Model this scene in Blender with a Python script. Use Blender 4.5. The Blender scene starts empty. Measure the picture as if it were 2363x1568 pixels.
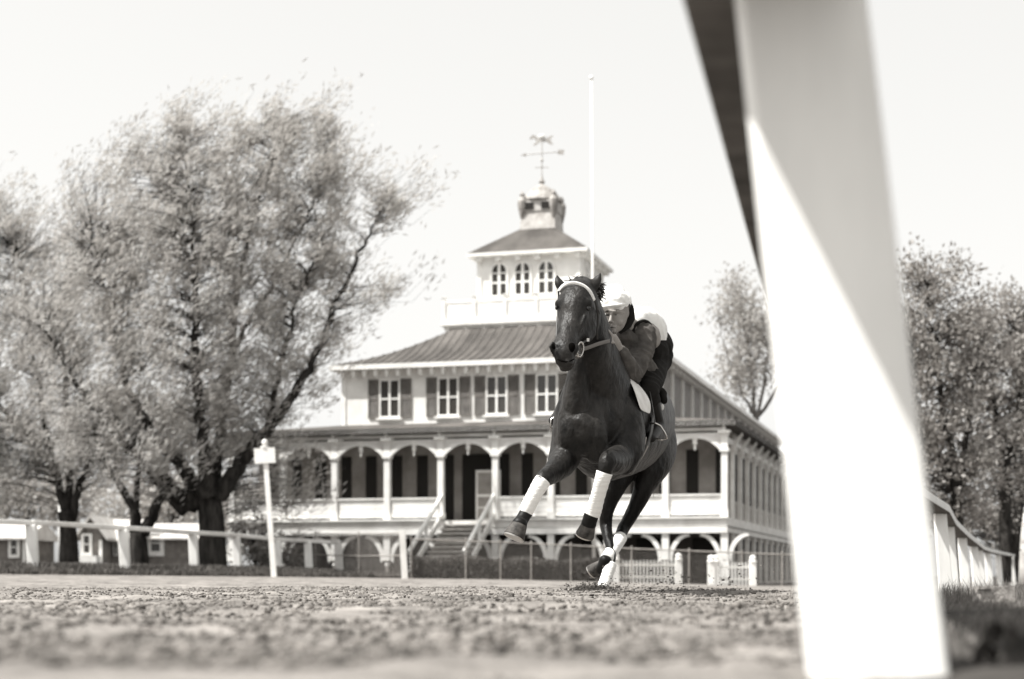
import bpy, bmesh, math, random
import numpy as np
from mathutils import Vector, Matrix

scene = bpy.context.scene
col = scene.collection
R = math.radians
rng = np.random.default_rng(7)
random.seed(7)

# ------------------------------------------------------------------ camera, sky, sun, exposure
CAMH = 0.12
F = 3750.0
cam_d = bpy.data.cameras.new('camera')
cam = bpy.data.objects.new('camera', cam_d); col.objects.link(cam)
cam.location = (0, 0, CAMH)
cam.rotation_euler = (R(90), 0, 0)
cam_d.sensor_width = 36.0
cam_d.lens = 36.0 * F / 2363.0
cam_d.shift_y = (1330 - 784) / 2363.0
cam_d.clip_start = 0.05
cam_d.clip_end = 5000
cam_d.dof.use_dof = True
cam_d.dof.focus_distance = 10.0
cam_d.dof.aperture_fstop = 2.4
scene.camera = cam

world = bpy.data.worlds.new('World'); scene.world = world
world.use_nodes = True
wn = world.node_tree; wn.nodes.clear()
SUN_EL = R(59.5); SUN_AZ = math.atan2(-0.93, -0.37)
sky = wn.nodes.new('ShaderNodeTexSky'); sky.sky_type = 'NISHITA'
sky.sun_disc = False; sky.sun_elevation = SUN_EL; sky.sun_rotation = SUN_AZ
sky.air_density = 1.0; sky.dust_density = 4.0; sky.ozone_density = 1.0
bw = wn.nodes.new('ShaderNodeRGBToBW')
flat = wn.nodes.new('ShaderNodeMath'); flat.operation = 'POWER'; flat.inputs[1].default_value = 0.35
tint = wn.nodes.new('ShaderNodeMix'); tint.data_type = 'RGBA'; tint.blend_type = 'MULTIPLY'
tint.inputs[0].default_value = 1.0; tint.inputs[7].default_value = (2.25, 2.235, 2.18, 1)
bg = wn.nodes.new('ShaderNodeBackground'); bg.inputs[1].default_value = 0.15
wo = wn.nodes.new('ShaderNodeOutputWorld')
wn.links.new(sky.outputs[0], bw.inputs[0]); wn.links.new(bw.outputs[0], flat.inputs[0])
wn.links.new(flat.outputs[0], tint.inputs[6]); wn.links.new(tint.outputs[2], bg.inputs[0])
wn.links.new(bg.outputs[0], wo.inputs[0])

sun_d = bpy.data.lights.new('sun', 'SUN'); sun = bpy.data.objects.new('sun', sun_d); col.objects.link(sun)
sun_d.energy = 4.2; sun_d.angle = R(0.5); sun_d.color = (1.0, 0.985, 0.95)
SUNV = Vector((math.sin(SUN_AZ) * math.cos(SUN_EL), math.cos(SUN_AZ) * math.cos(SUN_EL), math.sin(SUN_EL)))
sun.rotation_euler = SUNV.to_track_quat('Z', 'Y').to_euler()
sun.location = (0, 0, 60)

vs = scene.view_settings
vs.view_transform = 'Standard'; vs.look = 'None'; vs.gamma = 1.0; vs.use_curve_mapping = False
vs.exposure = 1.05
scene.render.resolution_x = 1024; scene.render.resolution_y = 679

# ------------------------------------------------------------------ helpers
def W(px, py, d):
    """point of the place seen at photograph position px, py and d metres in front"""
    return Vector(((px - 1181.5) / F * d, d, CAMH + (1330 - py) / F * d))

def warm(v):
    k = min(1.0, max(0.0, (v - 0.25) / 0.5))
    return (v, v * (0.925 + 0.062 * k), v * (0.855 + 0.10 * k), 1)

MATS = {}
def mat(name, v, rough=0.7, spec=0.3, var=0.0, scale=5.0, v2=None, bump=0.0, bscale=40.0, metal=0.0,
        stretch=(1, 1, 1), detail=4, trans=0.0, sheen=0.0):
    m = bpy.data.materials.new(name); m.use_nodes = True
    nt = m.node_tree; b = nt.nodes['Principled BSDF']
    b.inputs['Base Color'].default_value = warm(v)
    b.inputs['Roughness'].default_value = rough
    b.inputs['Specular IOR Level'].default_value = spec
    b.inputs['Metallic'].default_value = metal
    if sheen: b.inputs['Sheen Weight'].default_value = sheen
    tc = nt.nodes.new('ShaderNodeTexCoord')
    mp = nt.nodes.new('ShaderNodeMapping'); mp.inputs['Scale'].default_value = stretch
    nt.links.new(tc.outputs['Object'], mp.inputs[0])
    if var or v2 is not None:
        n = nt.nodes.new('ShaderNodeTexNoise'); n.inputs['Scale'].default_value = scale
        n.inputs['Detail'].default_value = detail; n.inputs['Roughness'].default_value = 0.6
        r = nt.nodes.new('ShaderNodeValToRGB')
        r.color_ramp.elements[0].position = 0.33; r.color_ramp.elements[1].position = 0.68
        a = v * (1 - var); c = v2 if v2 is not None else v * (1 + var)
        r.color_ramp.elements[0].color = warm(a); r.color_ramp.elements[1].color = warm(min(c, .9))
        nt.links.new(mp.outputs[0], n.inputs['Vector']); nt.links.new(n.outputs[0], r.inputs[0])
        nt.links.new(r.outputs[0], b.inputs['Base Color'])
    if bump:
        n2 = nt.nodes.new('ShaderNodeTexNoise'); n2.inputs['Scale'].default_value = bscale; n2.inputs['Detail'].default_value = 5
        bp = nt.nodes.new('ShaderNodeBump'); bp.inputs['Strength'].default_value = bump; bp.inputs['Distance'].default_value = 0.02
        nt.links.new(mp.outputs[0], n2.inputs['Vector']); nt.links.new(n2.outputs[0], bp.inputs['Height'])
        nt.links.new(bp.outputs[0], b.inputs['Normal'])
    if trans:
        out = nt.nodes['Material Output']
        t = nt.nodes.new('ShaderNodeBsdfTranslucent'); t.inputs[0].default_value = warm(v)
        mx = nt.nodes.new('ShaderNodeMixShader'); mx.inputs[0].default_value = trans
        nt.links.new(b.outputs[0], mx.inputs[1]); nt.links.new(t.outputs[0], mx.inputs[2])
        nt.links.new(mx.outputs[0], out.inputs[0])
    MATS[name] = m
    return m

def tag(o, label=None, cat=None, group=None, kind=None):
    if label: o['label'] = label
    if cat: o['category'] = cat
    if group: o['group'] = group
    if kind: o['kind'] = kind
    return o

def empty(name, loc=(0, 0, 0), label=None, cat=None, group=None, parent=None, rz=0.0):
    o = bpy.data.objects.new(name, None); col.objects.link(o)
    o.location = loc; o.rotation_euler = (0, 0, rz); o.empty_display_size = 0.2
    if parent: o.parent = parent
    return tag(o, label, cat, group)

class MB:
    """collects shapes, then links them as ONE mesh object"""
    def __init__(s): s.v = []; s.f = []; s.mi = []; s.m = 0
    def add(s, vs_, fs):
        k = len(s.v); s.v += [tuple(p) for p in vs_]; s.f += [tuple(i + k for i in f) for f in fs]; s.mi += [s.m] * len(fs)
        return s
    def box(s, a, b, top=1.0, M=None):
        x0, y0, z0 = a; x1, y1, z1 = b
        cx, cy = (x0 + x1) / 2, (y0 + y1) / 2
        P = [(x0, y0, z0), (x1, y0, z0), (x1, y1, z0), (x0, y1, z0)]
        P += [(cx + (x - cx) * top, cy + (y - cy) * top, z1) for x, y, _ in P]
        if M is not None: P = [M @ Vector(p) for p in P]
        return s.add(P, [(0, 3, 2, 1), (4, 5, 6, 7), (0, 1, 5, 4), (1, 2, 6, 5), (2, 3, 7, 6), (3, 0, 4, 7)])
    def bar(s, p, q, w, h, up=(0, 0, 1), w2=None, h2=None):
        p = Vector(p); q = Vector(q); t = (q - p).normalized(); up = Vector(up)
        sd = t.cross(up)
        if sd.length < 1e-4: sd = t.cross(Vector((1, 0, 0)))
        sd.normalize(); u = sd.cross(t)
        w2 = w if w2 is None else w2; h2 = h if h2 is None else h2
        P = []
        for c, ww, hh in ((p, w, h), (q, w2, h2)):
            P += [c - sd * ww / 2 - u * hh / 2, c + sd * ww / 2 - u * hh / 2, c + sd * ww / 2 + u * hh / 2, c - sd * ww / 2 + u * hh / 2]
        return s.add(P, [(0, 3, 2, 1), (4, 5, 6, 7), (0, 1, 5, 4), (1, 2, 6, 5), (2, 3, 7, 6), (3, 0, 4, 7)])
    def tube(s, pts, rad, n=8, flat=1.0, side=None, caps=True):
        pts = [Vector(p) for p in pts]; m = len(pts)
        if not hasattr(rad, '__len__'): rad = [rad] * m
        V = []; prev = None
        for i, p in enumerate(pts):
            t = (pts[min(i + 1, m - 1)] - pts[max(i - 1, 0)]).normalized()
            h = Vector(side) if side is not None else (prev if prev is not None else (Vector((1, 0, 0)) if abs(t.x) < .8 else Vector((0, 0, 1))))
            a = (h - t * h.dot(t)); a = a.normalized() if a.length > 1e-5 else Vector((0, 1, 0)); prev = a
            b = t.cross(a)
            for k in range(n):
                th = 2 * math.pi * k / n
                V.append(p + a * math.cos(th) * rad[i] + b * math.sin(th) * rad[i] * flat)
        Fc = [(i * n + k, i * n + (k + 1) % n, (i + 1) * n + (k + 1) % n, (i + 1) * n + k) for i in range(m - 1) for k in range(n)]
        if caps: Fc += [tuple(range(n - 1, -1, -1)), tuple((m - 1) * n + k for k in range(n))]
        return s.add(V, Fc)
    def lathe(s, c, prof, n=12):
        c = Vector(c); V = []
        for r, z in prof:
            for k in range(n):
                th = 2 * math.pi * k / n; V.append(c + Vector((r * math.cos(th), r * math.sin(th), z)))
        m = len(prof)
        Fc = [(i * n + k, i * n + (k + 1) % n, (i + 1) * n + (k + 1) % n, (i + 1) * n + k) for i in range(m - 1) for k in range(n)]
        Fc += [tuple(range(n - 1, -1, -1)), tuple((m - 1) * n + k for k in range(n))]
        return s.add(V, Fc)
    def ball(s, c, r, sx=1, sy=1, sz=1, n=10, M=None):
        V = []; c = Vector(c)
        for i in range(n + 1):
            ph = math.pi * i / n
            for k in range(n * 2):
                th = math.pi * k / n
                p = Vector((math.sin(ph) * math.cos(th) * sx, math.sin(ph) * math.sin(th) * sy, math.cos(ph) * sz)) * r
                if M is not None: p = M @ p
                V.append(c + p)
        N = n * 2
        return s.add(V, [(i * N + k, (i + 1) * N + k, (i + 1) * N + (k + 1) % N, i * N + (k + 1) % N) for i in range(n) for k in range(N)])
    def prism(s, poly, y0, y1, M=None):
        """polygon in local x,z extruded along y"""
        n = len(poly)
        V = [Vector((x, y0, z)) for x, z in poly] + [Vector((x, y1, z)) for x, z in poly]
        if M is not None: V = [M @ p for p in V]
        return s.add(V, [tuple(range(n)), tuple(range(2 * n - 1, n - 1, -1))] + [(k, k + n, (k + 1) % n + n, (k + 1) % n) for k in range(n)])
    def strip(s, outer, inner, y0, y1):
        """band between two equally long x,z polylines, thickness y0..y1"""
        n = len(outer)
        for i in range(n - 1):
            a, b, c, d = outer[i], outer[i + 1], inner[i + 1], inner[i]
            V = [(a[0], y0, a[1]), (b[0], y0, b[1]), (c[0], y0, c[1]), (d[0], y0, d[1]),
                 (a[0], y1, a[1]), (b[0], y1, b[1]), (c[0], y1, c[1]), (d[0], y1, d[1])]
            s.add(V, [(0, 1, 2, 3), (7, 6, 5, 4), (0, 4, 5, 1), (3, 2, 6, 7)] + ([(0, 3, 7, 4)] if i == 0 else []) + ([(1, 5, 6, 2)] if i == n - 2 else []))
        return s
    def mesh(s, name, mats, smooth=False):
        me = bpy.data.meshes.new(name); me.from_pydata(s.v, [], s.f)
        for m in (mats if isinstance(mats, (list, tuple)) else [mats]): me.materials.append(m)
        if any(s.mi): me.polygons.foreach_set('material_index', s.mi)
        bm = bmesh.new(); bm.from_mesh(me); bmesh.ops.recalc_face_normals(bm, faces=bm.faces); bm.to_mesh(me); bm.free()
        if smooth: me.polygons.foreach_set('use_smooth', [True] * len(me.polygons))
        me.update(); return me
    def build(s, name, mats, parent=None, smooth=False, **kw):
        return link(name, s.mesh(name, mats, smooth), parent, **kw)

def link(name, me, parent=None, loc=None, rot=None, **kw):
    o = bpy.data.objects.new(name, me); col.objects.link(o)
    if parent: o.parent = parent
    if loc is not None: o.location = loc
    if rot is not None: o.rotation_euler = rot
    return tag(o, **kw) if kw else o

def bulk(name, V, Fq, m, parent=None, **kw):
    """numpy vertices (N,3), faces (M,k) -> one object"""
    me = bpy.data.meshes.new(name); k = Fq.shape[1]
    me.vertices.add(len(V)); me.vertices.foreach_set('co', np.ascontiguousarray(V, dtype=np.float32).ravel())
    me.loops.add(Fq.size); me.loops.foreach_set('vertex_index', Fq.ravel().astype(np.int32))
    me.polygons.add(len(Fq)); me.polygons.foreach_set('loop_start', np.arange(0, Fq.size, k, dtype=np.int32))
    me.polygons.foreach_set('loop_total', np.full(len(Fq), k, dtype=np.int32))
    me.update(calc_edges=True)
    for q in (m if isinstance(m, (list, tuple)) else [m]): me.materials.append(q)
    return link(name, me, parent, **kw)

def bevel(o, w=0.01, seg=2):
    md = o.modifiers.new('bevel', 'BEVEL'); md.width = w; md.segments = seg; md.limit_method = 'ANGLE'
    return o

def catmull(P, sub):
    P = np.array(P, float); out = []
    n = len(P)
    for i in range(n - 1):
        p0 = P[max(i - 1, 0)]; p1 = P[i]; p2 = P[i + 1]; p3 = P[min(i + 2, n - 1)]
        for k in range(sub):
            t = k / sub
            out.append(0.5 * ((2 * p1) + (-p0 + p2) * t + (2 * p0 - 5 * p1 + 4 * p2 - p3) * t * t + (-p0 + 3 * p1 - 3 * p2 + p3) * t ** 3))
    out.append(P[-1]); return np.array(out)

def loft(mb, rings, side=(1, 0, 0), n=20, sub=4, pw=1.0):
    """rings: (x,y,z, r_side, r_other); smooth closed organ with rounded ends"""
    A = catmull(rings, sub); m = len(A); side0 = Vector(side); V = []
    C = [Vector(a[:3]) for a in A]
    for i in range(m):
        t = (C[min(i + 1, m - 1)] - C[max(i - 1, 0)]).normalized()
        a = side0 - t * side0.dot(t); a.normalize(); b = t.cross(a)
        for k in range(n):
            th = 2 * math.pi * k / n; c, s_ = math.cos(th), math.sin(th)
            c = math.copysign(abs(c) ** pw, c); s_ = math.copysign(abs(s_) ** pw, s_)
            V.append(C[i] + a * c * abs(A[i][3]) + b * s_ * abs(A[i][4]))
    Fc = [(i * n + k, i * n + (k + 1) % n, (i + 1) * n + (k + 1) % n, (i + 1) * n + k) for i in range(m - 1) for k in range(n)]
    # rounded ends
    t0 = (C[0] - C[1]).normalized(); t1 = (C[-1] - C[-2]).normalized()
    r0 = min(abs(A[0][3]), abs(A[0][4])); r1 = min(abs(A[-1][3]), abs(A[-1][4]))
    for base, c, t, r, flip in ((0, C[0], t0, r0, True), ((m - 1) * n, C[-1], t1, r1, False)):
        last = [base + k for k in range(n)]
        for q in (0.35, 0.7):
            sc = math.sqrt(max(0, 1 - q * q)) if q < 1 else 0
            new = []
            for k in range(n):
                new.append(len(V)); V.append(c + (V[base + k] - c) * sc + t * r * q)
            for k in range(n):
                f = (last[k], last[(k + 1) % n], new[(k + 1) % n], new[k]); Fc.append(f[::-1] if flip else f)
            last = new
        ce = len(V); V.append(c + t * r * 0.9)
        for k in range(n):
            f = (last[k], last[(k + 1) % n], ce); Fc.append(f[::-1] if flip else f)
    mb.add(V, Fc); return mb

def organ(name, mb, m, parent, voxel=0.012, smooth=4, fac=0.5, folds=0.0, fscale=(14, 14, 22), **kw):
    """fuse overlapping lofts into one continuous skin"""
    me = mb.mesh(name + '_raw', m)
    o = bpy.data.objects.new(name, me); col.objects.link(o)
    r = o.modifiers.new('r', 'REMESH'); r.mode = 'VOXEL'; r.voxel_size = voxel; r.use_smooth_shade = True
    s = o.modifiers.new('s', 'SMOOTH'); s.iterations = smooth; s.factor = fac
    dg = bpy.context.evaluated_depsgraph_get()
    me2 = bpy.data.meshes.new_from_object(o.evaluated_get(dg))
    me2.name = name; o.modifiers.clear(); o.data = me2; bpy.data.meshes.remove(me)
    if folds:
        n = len(me2.vertices); co = np.empty(n * 3); no = np.empty(n * 3)
        me2.vertices.foreach_get('co', co); me2.vertex_normals.foreach_get('vector', no)
        co = co.reshape(-1, 3); no = no.reshape(-1, 3); a, b_, c = [co[:, i] * fscale[i] for i in range(3)]
        w = np.sin(a + 1.9 * np.sin(b_ * .8 + c * .5)) * np.sin(c * 1.1 + 2.3 * np.sin(a * .6 + 1.0)) + .6 * np.sin((a + b_ + c) * 1.7 + 2 * np.sin(c * .9))
        w = 1 - np.abs(w) * 1.3
        co = co + no * (w * folds)[:, None]
        me2.vertices.foreach_set('co', co.ravel()); me2.update()
    if not me2.materials:
        me2.materials.append(m if not isinstance(m, (list, tuple)) else m[0])
    me2.polygons.foreach_set('use_smooth', [True] * len(me2.polygons))
    if parent: o.parent = parent
    if kw: tag(o, **kw)
    return o

def sstep(a, b, x):
    t = np.clip((x - a) / (b - a), 0, 1); return t * t * (3 - 2 * t)

def hash2(ix, iy, seed):
    h = (ix.astype(np.int64) * 374761393 + iy.astype(np.int64) * 668265263 + seed * 144269) & 0x7fffffff
    h = ((h ^ (h >> 13)) * 1274126177) & 0x7fffffff
    return ((h ^ (h >> 16)) & 0xffff) / 65535.0

def vnoise(x, y, sc, seed=0):
    x = x / sc; y = y / sc; ix = np.floor(x); iy = np.floor(y); fx = x - ix; fy = y - iy
    fx = fx * fx * (3 - 2 * fx); fy = fy * fy * (3 - 2 * fy)
    a = hash2(ix, iy, seed); b = hash2(ix + 1, iy, seed); c = hash2(ix, iy + 1, seed); d = hash2(ix + 1, iy + 1, seed)
    return (a * (1 - fx) + b * fx) * (1 - fy) + (c * (1 - fx) + d * fx) * fy - 0.5

# ------------------------------------------------------------------ terrain shape
RAILX = [(0.44, 0.0), (0.48, 2.2), (1.22, 5.9), (2.15, 9.6), (3.2, 13.6), (4.88, 18.2), (6.0, 22.0), (7.4, 26.4), (8.9, 31.0), (10.1, 34.8), (11.5, 39.0), (13.7, 45.5), (17.0, 55.0), (30, 90), (60, 170)]
def rail_x(y):
    return np.interp(y, [p[1] for p in RAILX], [p[0] for p in RAILX])
def edge_y(x):
    return np.where(x < -4.2, np.maximum(56 + (x + 4.2) * 1.72, 22), 56.2)
def tz(x, y):
    x = np.asarray(x, float); y = np.asarray(y, float)
    s = sstep(8, 40, y)
    z = np.where(x < 0, -0.013 * np.maximum(x, -80), -0.024 * np.minimum(x, 9)) * s
    z = z + 0.2 * sstep(0, 3.0, y - edge_y(x)) * sstep(-3, -8, x)
    z = z + 0.004 * np.clip(y - 60, 0, 120) * sstep(-8, -25, x)
    z = z - 0.13 * sstep(1.8, 4.2, x) * (1 - sstep(25, 60, y))
    z = z - .04 * np.exp(-((x - .56) / .3) ** 2 - ((y - 1.9) / .55) ** 2)
    return z
def gz(x, y): return float(tz(x, y))
# ------------------------------------------------------------------ materials
m_dirt = mat('dirt', 0.12, 0.95, 0.1, v2=0.30, scale=2.2, var=0.25, bump=0.6, bscale=60, detail=8)
m_clod = mat('clod_dirt', 0.05, 0.95, 0.1, v2=0.26, scale=30, var=0.4)
m_turf = mat('turf_ground', 0.03, 0.95, 0.1, v2=0.08, scale=3, var=0.3, bump=0.5, bscale=30)
m_blade = mat('grass_blade', 0.07, 0.7, 0.2, v2=0.36, scale=9, var=0.35, trans=0.3)
m_blade_dk = mat('verge_blade', 0.07, 0.7, 0.2, v2=0.20, scale=4, var=0.3, trans=0.25)
m_white = mat('white_paint', 0.80, 0.6, 0.25, v2=0.9, scale=1.3, var=0.12, bump=0.08, bscale=30)
m_railw = mat('white_rail_paint', 0.8, 0.6, 0.25, v2=0.9, scale=4, var=0.06, bump=0.15, bscale=14, stretch=(1, 1, .3))
m_under = mat('rail_underside', 0.09, 0.9, 0.1, v2=0.15, scale=5, var=0.2)  # darker tone for the downward faces of the inner rail
m_white2 = mat('weathered_white_paint', 0.66, 0.65, 0.25, v2=0.8, scale=1.5, var=0.1)
m_roof = mat('roof_metal', 0.07, 0.8, 0.1, v2=0.13, scale=0.9, var=0.15, stretch=(1, .3, 1))
m_seam = mat('roof_seam_metal', 0.115, 0.6, 0.3)
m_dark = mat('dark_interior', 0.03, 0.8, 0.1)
m_glass = mat('window_glass', 0.05, 0.12, 0.5)
m_shut = mat('shutter_paint', 0.14, 0.6, 0.3, v2=0.22, scale=3, var=0.2)
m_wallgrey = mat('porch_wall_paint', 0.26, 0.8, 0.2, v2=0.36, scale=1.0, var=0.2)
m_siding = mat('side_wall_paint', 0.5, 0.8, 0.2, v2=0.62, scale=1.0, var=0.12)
m_stepm = mat('stair_wood', 0.45, 0.8, 0.2, v2=0.6, scale=4, var=0.15)
m_cupola = mat('cupola_paint', 0.46, 0.7, 0.2, v2=0.6, scale=3, var=0.2)
m_cup_dk = mat('cupola_lead', 0.24, 0.6, 0.3, v2=0.42, scale=4, var=0.3)
m_iron = mat('iron', 0.12, 0.5, 0.4, v2=.2, scale=8, var=.3)
m_galv = mat('galvanised_steel', 0.26, 0.6, 0.3, v2=0.34, scale=6, var=0.15)
m_hedge = mat('hedge_leaf', 0.07, 0.7, 0.25, v2=0.14, scale=3, var=0.3, trans=0.2)
m_bark = mat('bark', 0.02, 0.95, 0.1, v2=0.055, scale=6, var=0.4, bump=0.8, bscale=18, stretch=(1, 1, .25))
m_leaf = mat('willow_leaf', 0.5, 0.65, 0.25, v2=0.72, scale=0.8, var=0.25, trans=0.5)
m_leaf2 = mat('dark_leaf', 0.28, 0.65, 0.25, v2=0.5, scale=0.8, var=0.3, trans=0.4)
m_leaf3 = mat('budding_leaf', 0.45, 0.65, 0.25, v2=0.65, scale=0.8, var=0.3, trans=0.4)
m_brick = mat('cottage_wall', 0.16, 0.9, 0.1, v2=0.24, scale=2, var=0.2)
m_cotroof = mat('cottage_roof', 0.5, 0.8, 0.2, v2=0.62, scale=1, var=0.15)

# ------------------------------------------------------------------ ground: one fine grid cut into track, verge and infield
def build_ground():
    rows = np.concatenate([np.geomspace(1.0, 14, 520), np.geomspace(14.15, 60, 150)[0:], np.geomspace(61, 2500, 60)])
    cs = np.concatenate([np.linspace(-2.2, -0.42, 40, endpoint=False), np.linspace(-0.42, 0.42, 560, endpoint=False), np.linspace(0.42, 2.2, 40)])
    Y, S = np.meshgrid(rows, cs, indexing='ij'); X = Y * S
    Z = tz(X, Y)
    infield = X > rail_x(Y) + 0.05
    near = 1 - sstep(12, 45, Y)
    rough = (vnoise(X, Y, .05, 1) * .012 + vnoise(X, Y, .022, 2) * .008 + vnoise(X, Y, .011, 3) * .004)
    patch = 0.35 + 1.3 * np.clip(vnoise(X, Y, 1.1, 9) + vnoise(X, Y, .4, 10) * .7 + .4, 0, 1)
    rough = rough * patch
    und = vnoise(X, Y, .45, 4) * .022 + vnoise(X, Y, .17, 5) * .018 + vnoise(X, Y, 1.6, 6) * .03
    und *= sstep(1.0, 2.2, Y) * 0.6 + 0.4
    Z = Z + np.where(infield, und * 1.4 * near, (rough + und) * (0.15 + .85 * near))
    # the soft bank of loose dirt at the foot of the inner rail
    nr, nc = Y.shape
    V = np.stack([X, Y, Z], -1).reshape(-1, 3)
    i, j = np.meshgrid(np.arange(nr - 1), np.arange(nc - 1), indexing='ij')
    q = np.stack([i * nc + j, i * nc + j + 1, (i + 1) * nc + j + 1, (i + 1) * nc + j], -1).reshape(-1, 4)
    cx = V[q, 0].mean(1); cy = V[q, 1].mean(1)
    inf = cx > rail_x(cy) + 0.05
    ver = (~inf) & (cy > edge_y(cx))
    for name, sel, m in (('dirt_track', ~inf & ~ver, m_dirt), ('grass_verge', ver, m_turf), ('infield_ground', inf, m_turf)):
        f = q[sel]; used = np.unique(f); rem = np.zeros(len(V), int); rem[used] = np.arange(len(used))
        o = bulk(name, V[used], rem[f], m, kind='structure')
        o.data.polygons.foreach_set('use_smooth', [True] * len(o.data.polygons))
    # the track behind the photographer
    b = MB(); b.add([(-60, -80, 0), (60, -80, 0), (2.2, 1.0, -.004), (-2.2, 1.0, -.004)], [(0, 1, 2, 3)])
    b.build('near_track', m_dirt, kind='structure')
build_ground()

ICO = None
def ico():
    bm = bmesh.new(); bmesh.ops.create_icosphere(bm, subdivisions=1, radius=1.0)
    v = np.array([tuple(x.co) for x in bm.verts]); f = np.array([[x.index for x in g.verts] for g in bm.faces]); bm.free(); return v, f
ICO_V, ICO_F = ico()
def clods(name, P, Rr, m, label, cat):
    n = len(P); k = len(ICO_V)
    jit = 1 + rng.uniform(-.35, .35, (n, k, 1))
    sc = rng.uniform(.7, 1.25, (n, 1, 3)) * np.array([1, 1, .75])
    V = (ICO_V[None] * jit * sc * Rr[:, None, None] + P[:, None, :]).reshape(-1, 3)
    Fc = (ICO_F[None] + (np.arange(n) * k)[:, None, None]).reshape(-1, 3)
    return bulk(name, V, Fc, m, label=label, cat=cat, kind='stuff')
n = 40000
cy = 2.0 + (rng.random(n) ** 1.15) * 14; cx = cy * rng.uniform(-.36, .2, n)
keep = (cx < rail_x(cy)) & (vnoise(cx, cy, .5, 12) + vnoise(cx, cy, .18, 13) * .7 > -0.28)
cx, cy = cx[keep], cy[keep]
rr = 0.003 + 0.011 * rng.random(len(cx)) ** 3.2 + (rng.random(len(cx)) > .9975) * .016
clods('dirt_clods', np.stack([cx, cy, tz(cx, cy) + rr * .3 + vnoise(cx, cy, .17, 5) * .018 + vnoise(cx, cy, .45, 4) * .022 + vnoise(cx, cy, 1.6, 6) * .03], -1), rr, m_clod,
      'loose crumbs and clods of dirt scattered over the harrowed track', 'dirt clods')

# grass blades
def blades(name, x, y, h, w, m, label, lean=(0.1, 0), z0=None):
    n = len(x); z = tz(x, y) - .01 if z0 is None else z0
    th = rng.uniform(0, 2 * math.pi, n); dx = np.cos(th) * w; dy = np.sin(th) * w
    lx = (rng.normal(0, .28, n) + lean[0]) * h; ly = (rng.normal(0, .28, n) + lean[1]) * h
    b0 = np.stack([x - dx, y - dy, z], -1); b1 = np.stack([x + dx, y + dy, z], -1)
    m0 = np.stack([x - dx * .7 + lx * .35, y - dy * .7 + ly * .35, z + h * .6], -1); m1 = np.stack([x + dx * .7 + lx * .35, y + dy * .7 + ly * .35, z + h * .6], -1)
    t0 = np.stack([x + lx, y + ly, z + h], -1); t1 = t0 + np.stack([dx * .1, dy * .1, 0 * h], -1)
    V = np.stack([b0, b1, m1, m0, t1, t0], 1).reshape(-1, 3)
    base = (np.arange(n) * 6)[:, None]
    Fc = np.concatenate([base + np.array([[0, 1, 2, 3]]), base + np.array([[3, 2, 4, 5]])])
    return bulk(name, V, Fc, m, label=label, cat='grass', kind='stuff')
n = 52000
gy = 1.6 + rng.random(n) ** 1.4 * 26; gx = rail_x(gy) + 0.05 + rng.random(n) ** .8 * (.9 + gy * .2)
cl = vnoise(gx, gy, .3, 21) + vnoise(gx, gy, .9, 22)
hh = np.clip(.05 + .09 * rng.random(n) + cl * .08, .02, .25) * (0.3 + .95 * sstep(6.8, 8.5, gy))
hh = np.where((np.abs(gx - 2.08) < .17) & (gy > 5.2) & (gy < 7.05), .012, hh) * sstep(0, .5, gx - rail_x(gy)) + .015
blades('infield_grass', gx, gy, hh, .0016 + .0008 * rng.random(n), m_blade, 'rough dry grass growing on the infield side of the near white rail')
n = 42000
u = rng.random(n); gx = -22 + u * 20.5; gy = edge_y(gx) + rng.random(n) ** 1.6 * 9 - .1
blades('verge_grass', gx, gy, .07 + .13 * rng.random(n), .010 + .008 * rng.random(n), m_blade_dk, 'short dark turf on the bank under the outer rail')
# sparse weeds at the track edge
n = 420
gy = rng.uniform(3.6, 9.5, n); gx = rail_x(gy) - .04 - rng.random(n) ** 2 * .9
blades('track_edge_weeds', gx, gy, .02 + .07 * rng.random(n) ** 2, .0012 + 0 * gx, m_blade_dk, 'thin sparse weeds in the dirt beside the near rail post')

# ------------------------------------------------------------------ inner rail (near post and its line)
fence = empty('inner_rail_fence', (0, 0, 0), 'white inner rail on leaning posts, running from the huge near post into the distance', 'fence')
posts = RAILX[1:-2]
RZ = []
for k, (x, y) in enumerate(posts):
    z0 = gz(x, y) - .06
    top = .98 if k == 0 else (1.03 if k == 1 else gz(x, y) + (.98 if k > 3 else 1.0))
    if k == 0: z0 = -.06
    RZ.append(top)
    b = MB(); g = 0.186 if k == 0 else .15; g2 = 0.183 if k == 0 else .135; dp = .06 if k == 0 else .09
    lean = -0.068; back = .13 if k == 0 else .03
    # local prism: face towards the camera, tapered and leaning over the track
    x0, x1 = x, x + lean; y0, y1 = y, y + back
    if k == 0: x0 = .5065; x1 = .4165
    V = []
    for cx_, cy_, zz, gg in ((x0, y0, z0, g), (x1, y1, top, g2)):
        V += [(cx_ - gg / 2, cy_, zz), (cx_ + gg / 2, cy_, zz), (cx_ + gg / 2, cy_ + dp, zz), (cx_ - gg / 2, cy_ + dp, zz)]
    b.add(V, [(0, 3, 2, 1), (4, 5, 6, 7), (0, 1, 5, 4), (1, 2, 6, 5), (2, 3, 7, 6), (3, 0, 4, 7)])
    p = b.build('post', m_railw, fence, **({'label': 'huge out of focus near post'} if k == 0 else {}))
    bevel(p, .008)
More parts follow.
